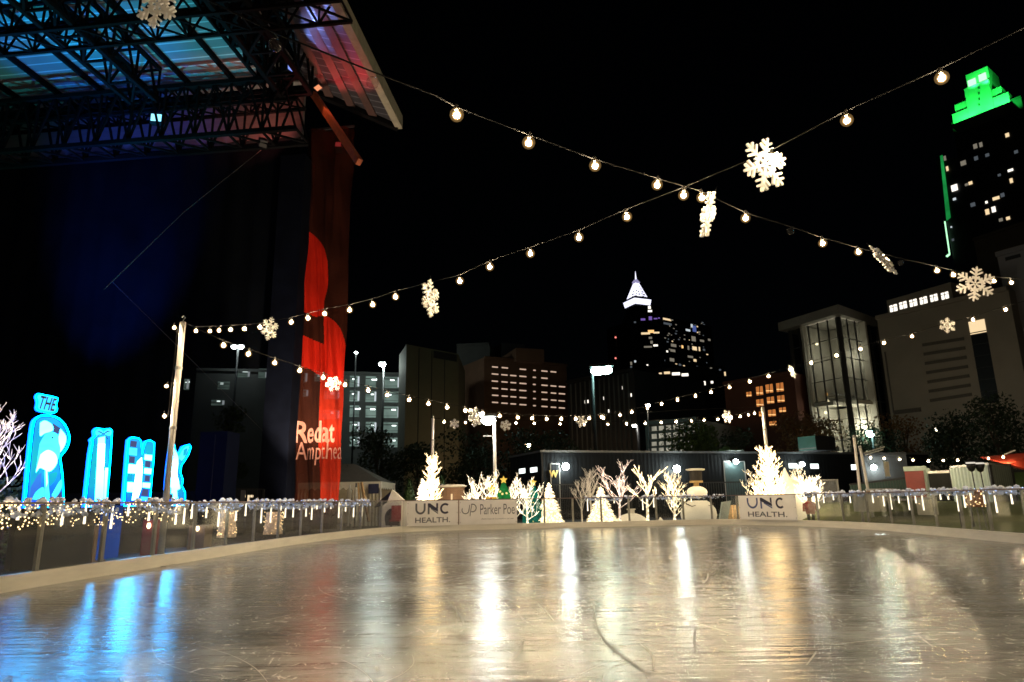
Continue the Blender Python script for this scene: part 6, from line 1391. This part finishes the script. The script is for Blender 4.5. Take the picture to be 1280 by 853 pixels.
for x, y, w, h, k in ((1181, 198, 3, 6, 'dim'), (1184, 211, 3, 6, 'warm'), (1193, 235, 8, 8, 'white'), (1208, 231, 4, 3, 'dim'), (1213, 229, 5, 4, 'warm'), (1259, 169, 5, 5, 'warm'), (1219, 183, 5, 6, 'dim'), (1226, 181, 4, 6, 'dim'), (1204, 204, 7, 6, 'dim'), (1263, 213, 7, 3, 'white'), (1264, 226, 4, 6, 'warm'), (1234, 194, 5, 4, 'dimcool'), (1220, 198, 5, 5, 'dimcool'), (1245, 248, 9, 4, 'warm'), (1233, 253, 3, 3, 'white'), (1234, 265, 5, 7, 'warm'), (1242, 262, 5, 7, 'white'), (1216, 256, 6, 5, 'dimcool'), (1253, 244, 5, 5, 'dimcool'), (1251, 275, 5, 4, 'dim'), (1260, 273, 5, 4, 'warm'), (1193, 249, 4, 3, 'cool'), (1230, 326, 7, 5, 'white'), (1233, 339, 6, 3, 'dim'), (1191, 300, 3, 3, 'dimcool'), (1189, 284, 2, 2, 'cool'), (1270, 190, 5, 4, 'dimcool'), (1249, 219, 4, 3, 'dimcool')):
    lit(fgt, x-w/2, y-h/2, x+w/2, y+h/2, k, gt, fr=False, off=.25)

# ------------------------------------------------------------------ trees behind
def tree_px(label, px, Y, ytop, r, m, seed, **kw): return leafy(label, gp(px, Y), topz(px, ytop, Y)-gz, r, m, seed, **kw)
tree_px('bright green tree rising behind the black building roof below the parking deck', 862, 60, 531, 2.6, m_leafA, 71, n=2600, leaf=.22, clumps=12, trunk_f=.5)
tree_px('green tree overlapping the bright green one behind the black building roof', 886, 61, 534, 2.2, m_leafA, 72, n=2000, leaf=.22, clumps=10, trunk_f=.5)
tree_px('dim green tree between the green trees and the tall glowing tree', 922, 64, 536, 3.0, m_leafB, 73, n=2000, leaf=.24)
tree_px('rust-coloured tree before the glass hall', 1040, 66, 516, 3.0, m_leafO, 74, n=2600, leaf=.22, clumps=12)
tree_px('olive and rust tree left of the glass hall base', 1004, 68, 514, 3.0, m_leafO, 75, n=2400, leaf=.22, clumps=12)
tree_px('dark broad tree under the louvres of the pale building', 1112, 62, 528, 3.4, m_leafB, 76, n=3600, leaf=.20)
tree_px('dim rust tree before the recess of the pale building', 1140, 66, 518, 3.0, m_leafO, 77, n=2000, leaf=.24)
tree_px('large dark tree in front of the window strip of the pale building', 1205, 56, 524, 3.6, m_leafB, 78, n=5200, leaf=.22, clumps=14)
tree_px('tallest dark tree at the right edge', 1264, 50, 500, 3.8, m_leafB, 79, n=5200, leaf=.20, clumps=14)
tree_px('dark tree before the lowest bays of the parking garage', 470, 80, 540, 4.2, m_leafB, 80, n=2200, leaf=.3)
tree_px('dark tree beside the foot of the olive block', 520, 78, 550, 4.0, m_leafB, 81, n=2200, leaf=.3)
tree_px('dark tree left of the lamp post in front of the brown building', 590, 70, 545, 4.5, m_leafB, 82, n=2400, leaf=.3)
tree_px('dark tree above the left end of the black building', 655, 66, 538, 4.0, m_leafB, 83, n=2400, leaf=.28)
tree_px('dark tree above the middle of the black building before the dark slab', 715, 66, 530, 4.0, m_leafB, 84, n=2400, leaf=.28)
tree_px('thin yellow-green tree behind the stage curtain', 278, 60, 497, 2.2, m_leafA, 85, n=1200, leaf=.24)
for i, (px, w) in enumerate(((908, .42), (921, .5))):
    t = cone_shrub(('small green cone shrub on the roof of the black building', 'slightly lower green cone shrub on the roof of the black building')[i], (D(px, 566, 44.5).x, 44.5, kz-.06), D(px, 557+i*5, 44.5).z-kz, w, 20+i)
# ------------------------------------------------------------------ right-hand side
hv = T('rooftop_unit', 'green-grey rooftop unit with a dark side on the black building', 'rooftop unit', tuple(D(1020, 566, 45))[:2] + (kz-.06,)); Y = 45
fh1, fh2 = Fac((D(999, 560, Y+1.2).x, Y+1.2), (D(1021, 560, Y).x, Y)), None; a, b = fh1.P(999, 566.5), fh1.P(1021, 566.5); za, zb_ = kz-.05, fh1.P(1010, 545.5).z; d_ = Vector((D(1045, 560, Y+1).x, Y+1.0, 0))-Vector((b.x, b.y, 0)); A0, B0 = Vector((a.x, a.y, 0)), Vector((b.x, b.y, 0)); pp_ = [A0, B0, B0+d_, A0+d_]
mb = MB(); vs = [q+Vector((0, 0, za)) for q in pp_]+[q+Vector((0, 0, zb_)) for q in pp_]; mb.add(vs, [(3, 2, 1, 0), (4, 5, 6, 7), (1, 2, 6, 5), (2, 3, 7, 6), (3, 0, 4, 7)]); mb.build('casing', m_stage, hv)
MB().prism([A0+Vector((0, 0, za)), B0+Vector((0, 0, za)), B0+Vector((0, 0, zb_)), A0+Vector((0, 0, zb_))], fh1.n, .02).build('side_panel', mat('unit_green', (.10, .30, .26), .6, scale=2), hv)
MB().prism([A0+fh1.n*.02+Vector((0, 0, za+.1)), B0+fh1.n*.02+Vector((0, 0, za+.1)), B0+fh1.n*.02+Vector((0, 0, za+.16)), A0+fh1.n*.02+Vector((0, 0, za+.16))], fh1.n, .01).build('trim', m_galv, hv)
for lab, x0, y0, x1, y1, Y in (('taller bare white pole standing on the lawn side behind the icicle lights', 1067.5, 546, 1075.5, 618, 25), ('shorter bare white pole just right of the taller one', 1075, 559, 1086, 618, 25.4)):
    t = T('slim_pole', lab, 'pole', tuple(D(x1, y1, Y))[:2] + (gz,), 'bare white poles'); a, b = D(x0, y0, Y), D(x1, y1, Y); MB().tube([b + (b-a)*.55, a], .05, 8).build('shaft', m_whitepaint, t, smooth=True); MB().ball(a, .065, 8, 5).build('cap', m_galv, t)
    q = b + (b-a)*.55; MB().lathe((q.x, q.y, gz), [(.2, 0), (.2, .05)], 10).build('base', m_darkmetal, t)
gw = T('grey_kiosk', 'plain grey kiosk with a bright lamp right of the black building', 'kiosk', gp(1108, 42)); fgk = Fac((D(1080, 600, 42).x, 42), (D(1137, 600, 41).x, 41)); zt = fgk.P(1100, 568).z
bodybox(fgk, 3, gz, zt).build('wall', mat('kiosk_grey', (.05, .05, .05), .7, scale=1), gw); MB().bar(fgk.a+Vector((0, 0, zt))+fgk.n*.05, fgk.b+Vector((0, 0, zt))+fgk.n*.05, .14).build('eave', m_darkmetal, gw)
wall_lamp('round wall lamp on the grey kiosk beside the bare poles', 1092, 584, fgk, .9)
aw = T('folded_awning', 'pair of thin pale awning rods above the grey kiosk', 'awning', tuple(D(1093, 563, 40))); MB().tube([D(1080, 566.5, 40), D(1106, 558.5, 39.6)], .035, 6).build('upper_rod', m_whitepaint, aw); MB().tube([D(1081, 569, 40), D(1104, 562, 39.6)], .03, 6).build('lower_rod', m_whitepaint, aw)
hc = T('hanging_cloth', 'crumpled pale cloth hanging before the grey kiosk', 'cloth', tuple(D(1108, 577, 40.2))); a, b = D(1104, 577, 40.2), D(1111, 577, 40.2); floor_fold(MB(), a, b, D(1108, 596, 40.2).z, a.z, .06, 3, 24).build('cloth', m_canvas, hc, smooth=True)
m_panel = mat('fence_panel_green', (.05, .11, .09), .6, scale=2)
pf = T('panel_fence', 'dark green-grey panel fence between the bare poles and the red container', 'fence', gp(1110, 37)); a, b = D(1062, 606, 38), D(1138, 597, 36); fpf = Fac(a.xy, b.xy)
mb = MB()
for k in range(22):
    p, q = a.lerp(b, k/22), a.lerp(b, (k+.8)/22); mb.prism([Vector((p.x, p.y, 0)), Vector((q.x, q.y, 0)), q, p], fpf.n, .05)
mb.build('panel', m_panel, pf); MB().bar(a+fpf.n*.05, b+fpf.n*.05, .09).build('top_rail', m_darkmetal, pf)
rcn = T('red_container', 'dull red open-sided container with a pale green roof edge', 'container', gp(1147, 35)); fr1 = Fac((D(1132, 600, 34.6).x, 34.6), (D(1160, 600, 34.0).x, 34.0)); z1, z0 = fr1.P(1145, 586).z, gz
bodybox(fr1, 1.6, z0, z1).build('wall', mat('container_red', (.26, .045, .04), .6, scale=1.5, var=.35), rcn)
MB().bar(fr1.a+Vector((0, 0, z1))+fr1.n*.06, fr1.b+Vector((0, 0, z1))+fr1.n*.06, .24, .22).build('roof_edge', mat('pale_green_steel', (.36, .46, .40), .5), rcn); MB().bar(fr1.b+fr1.n*.05, fr1.b+fr1.n*.05+Vector((0, 0, z1)), .2).build('corner_post', bpy.data.materials['pale_green_steel'], rcn)
dbx = T('dark_container', 'dark container between the red container and the corrugated shed', 'container', gp(1178, 36)); fdx = Fac((D(1161, 600, 33.4).x, 33.4), (D(1194, 600, 32.8).x, 32.8)); z1 = fdx.P(1180, 590).z; bodybox(fdx, 3, gz, z1).build('wall', m_cont, dbx); MB().bar(fdx.a+Vector((0, 0, z1)), fdx.b+Vector((0, 0, z1)), .12).build('roof_edge', m_galv, dbx)
# corrugated shed
shd = T('corrugated_shed', 'pale mint corrugated shed with a darker end wall', 'shed', gp(1215, 29)); sA, sB, sC = D(1187, 583, 30.5), D(1235, 579.5, 27.5), D(1262, 582, 29.5); zt = sB.z
def corr(mb, p, q, z0, z1, n, amp):
    p = Vector(p); q = Vector(q); nn = Vector(((q-p).y, -(q-p).x, 0)).normalized(); vs = []
    for i in range(n*4+1):
        b_ = p.lerp(q, i/(n*4)) + nn*amp*(0, 1, 1, 0)[i % 4]; vs += [Vector((b_.x, b_.y, z0)), Vector((b_.x, b_.y, z1))]
    return mb.add(vs, [(2*i, 2*i+2, 2*i+3, 2*i+1) for i in range(n*4)])
corr(MB(), (sA.x, sA.y, 0), (sB.x, sB.y, 0), gz, zt-.05, 11, .05).build('front_wall', mat('mint_steel', (.70, .86, .80), .5, scale=1.2, var=.15), shd)
corr(MB(), (sB.x+.03, sB.y, 0), (sC.x, sC.y, 0), gz, zt-.05, 10, .05).build('end_wall', mat('grey_green_steel', (.15, .18, .16), .5, scale=1.2), shd)
rb_ = MB(); e = Vector((sA.x+sC.x-sB.x, sA.y+sC.y-sB.y, 0)); rb_.prism([Vector((q.x, q.y, zt+.04)) for q in (sA, sB, sC, e)], (0, 0, 1), .1); rb_.build('roof', m_galv, shd)
cpb = MB()
for q in (sA, sB, sC): cpb.bar(Vector((q.x, q.y-.06, gz)), Vector((q.x, q.y-.06, zt-.06)), .1)
cpb.build('corner_trim', m_darkmetal, shd)
for i, (px, py) in enumerate(((1213.5, 582), (1224.5, 582.5))):
    t = T('lantern_post', ('left of two dark cup-shaped lanterns before the corrugated shed', 'right of two dark cup-shaped lanterns before the corrugated shed')[i], 'lantern', gp(px+3, 26.6), 'cup-shaped lanterns'); p = D(px, py, 26.6)
    MB().tube([Vector((p.x+.05, p.y, gz)), p - Vector((0, 0, .2))], .02, 6).build('post', m_darkmetal, t)
    MB().lathe(p - Vector((0, 0, .24)), [(.03, 0), (.10, .05), (.15, .18), (.17, .30)], 12).build('cup', m_blackmetal, t, smooth=True); MB().lathe(p + Vector((0, 0, .07)), [(.155, 0), (.155, .05)], 12).build('glass_band', emis('lantern_glass', (1, .9, .75), .8, sample=False), t)
    MB().lathe(p + Vector((0, 0, .125)), [(.19, 0), (.17, .04), (.06, .10), (.03, .16)], 12).build('cap', m_blackmetal, t)
ra = T('red_awning', 'bright red sloping canopy at the right edge behind the corrugated shed', 'awning', tuple(D(1260, 575, 33)))
r = [D(1226, 571, 33), D(1296, 565, 32), D(1300, 592, 30), D(1262, 580, 30.6)]
ra_m = mat('canopy_red', (.62, .05, .015), .7, scale=1.5, var=.2); mb = MB(); n_ = Vector((0, -.6, .8)); mb.prism(r, n_, .06); mb.build('canopy', ra_m, ra)
for q in (r[2], r[3]): MB().tube([q, Vector((q.x, q.y, gz))], .05, 8).build('leg', m_darkmetal, ra)
MB().tube([D(1254, 569, 32.6), D(1269, 563, 32.6)], .03, 6).build('guy_rod', m_whitepaint, ra)
hg = T('green_screen', 'dark green panel under the red canopy at the right edge', 'panel', gp(1270, 29.5)); fhg = Fac((D(1260, 600, 30).x, 30), (D(1300, 600, 29).x, 29)); z1 = fhg.P(1275, 589).z; MB().prism([Vector((fhg.a.x, fhg.a.y, gz)), Vector((fhg.b.x, fhg.b.y, gz)), Vector((fhg.b.x, fhg.b.y, z1)), Vector((fhg.a.x, fhg.a.y, z1))], fhg.n, .08).build('panel', mat('hedge_green', (.06, .11, .03), .8, scale=6), hg); MB().bar(Vector((fhg.a.x, fhg.a.y, z1)), Vector((fhg.b.x, fhg.b.y, z1)), .1).build('top_rail', m_darkmetal, hg)
# lawn items seen through the clear barrier
fb_ = T('fairy_basket', 'planter wound with amber fairy lights behind the right-hand barrier', 'planter', gp(1222, 20)); p = D(1221, 637, 20); z1, z0 = D(1221, 612, 20).z, D(1221, 634, 20).z
MB().lathe((p.x, p.y, z0), [(.20, 0), (.25, (z1-z0)*.6), (.26, z1-z0)], 14).build('basket', mat('basket_rust', (.3, .12, .05), .8), fb_); lb = MB(); rg = random.Random(2)
for k in range(90):
    a = rg.uniform(0, 2*PI); z = rg.random(); lb.ball((p.x+.27*math.cos(a), p.y+.27*math.sin(a), z0+(z1-z0)*z), .012, 5, 3)
lb.build('fairy_lamps', m_twinkle, fb_)
for k in range(3):
    a = 2*PI*k/3; MB().tube([(p.x+.15*math.cos(a), p.y+.15*math.sin(a), z0), (p.x+.22*math.cos(a), p.y+.22*math.sin(a), gz)], .016, 6).build('leg', m_galv, fb_)
ga = T('gold_arch', 'small golden arch standing on the lawn behind the right-hand barrier', 'decoration', gp(1180, 17.6)); q0 = G(1174, 662, .0); q1_ = G(1184.5, 662.5, .0); mb = MB(); c = (q0+q1_)/2; h_ = .34; w_ = (q1_-q0)/2
mb.tube([q0] + [c + w_*(-math.cos(PI*k/10)) + Vector((0, 0, .12+h_*.6*math.sin(PI*k/10))) for k in range(11)] + [q1_], .022, 6); mb.build('arch', emis('arch_gold', (1, .72, .25), .9), ga, smooth=True); MB().bar(q0, q1_, .06, .02).build('foot', m_darkmetal, ga)
tb_ = T('teal_board', 'small teal board behind the barrier left of the fairy-light planter', 'board', gp(1206, 21)); ftb = Fac((D(1197, 620, 21).x, 21), (D(1212, 620, 20.8).x, 20.8)); q = ftb.wh(1197, 632, 1211, 612); MB().prism(q, ftb.n, .04).build('board', mat('teal_paint', (.05, .22, .20), .6), tb_)
for k in (0, 1): MB().bar(q[k], Vector((q[k].x, q[k].y, gz)), .05).build('leg', m_darkmetal, tb_)
for i, (px, Y, y0, r_, m_) in enumerate(((1088, 24, 626, .5, m_canvas), (1103, 24.5, 622, .42, m_tan), (1128, 24, 640, .5, m_lawn), (1160, 23, 628, .3, m_canvas))):
    lab = ('cream drum table on the lawn below the bare poles', 'tan drum table beside the cream one on the lawn', 'low green ottoman on the lawn behind the barrier', 'small pale drum table in the middle of the lawn')[i]
    t = T('drum_table', lab, 'table', gp(px, Y), 'drum tables on the lawn'); t.location.z = bank(Y); ORG[t.name] = Vector(t.location); b = Vector(t.location); h = (.62, .7, .4, .55)[i]
    MB().lathe(b, [(r_, 0), (r_, h-.06)], 18).build('drum', m_, t, smooth=False); MB().lathe(b+Vector((0, 0, h-.058)), [(r_*1.06, 0), (r_*1.06, .06)], 18).build('top', m_galv, t)

# ------------------------------------------------------------------ render settings
S.view_settings.view_transform = 'Standard'; S.view_settings.look = 'None'; S.view_settings.exposure = 0; S.view_settings.gamma = 1; S.view_settings.use_curve_mapping = False
cy = S.cycles
cy.use_denoising = True; cy.denoiser = 'OPENIMAGEDENOISE'; cy.denoising_input_passes = 'RGB_ALBEDO_NORMAL'; cy.denoising_prefilter = 'ACCURATE'
cy.sample_clamp_indirect = 4.0; cy.sample_clamp_direct = 0; cy.max_bounces = 8; cy.diffuse_bounces = 3; cy.glossy_bounces = 4; cy.transparent_max_bounces = 24
cy.caustics_reflective = False; cy.caustics_refractive = False; cy.filter_width = 1.6; cy.use_light_tree = True
for o in bpy.data.objects:
    if o.type == 'MESH' and o.name.startswith('floor'): pass
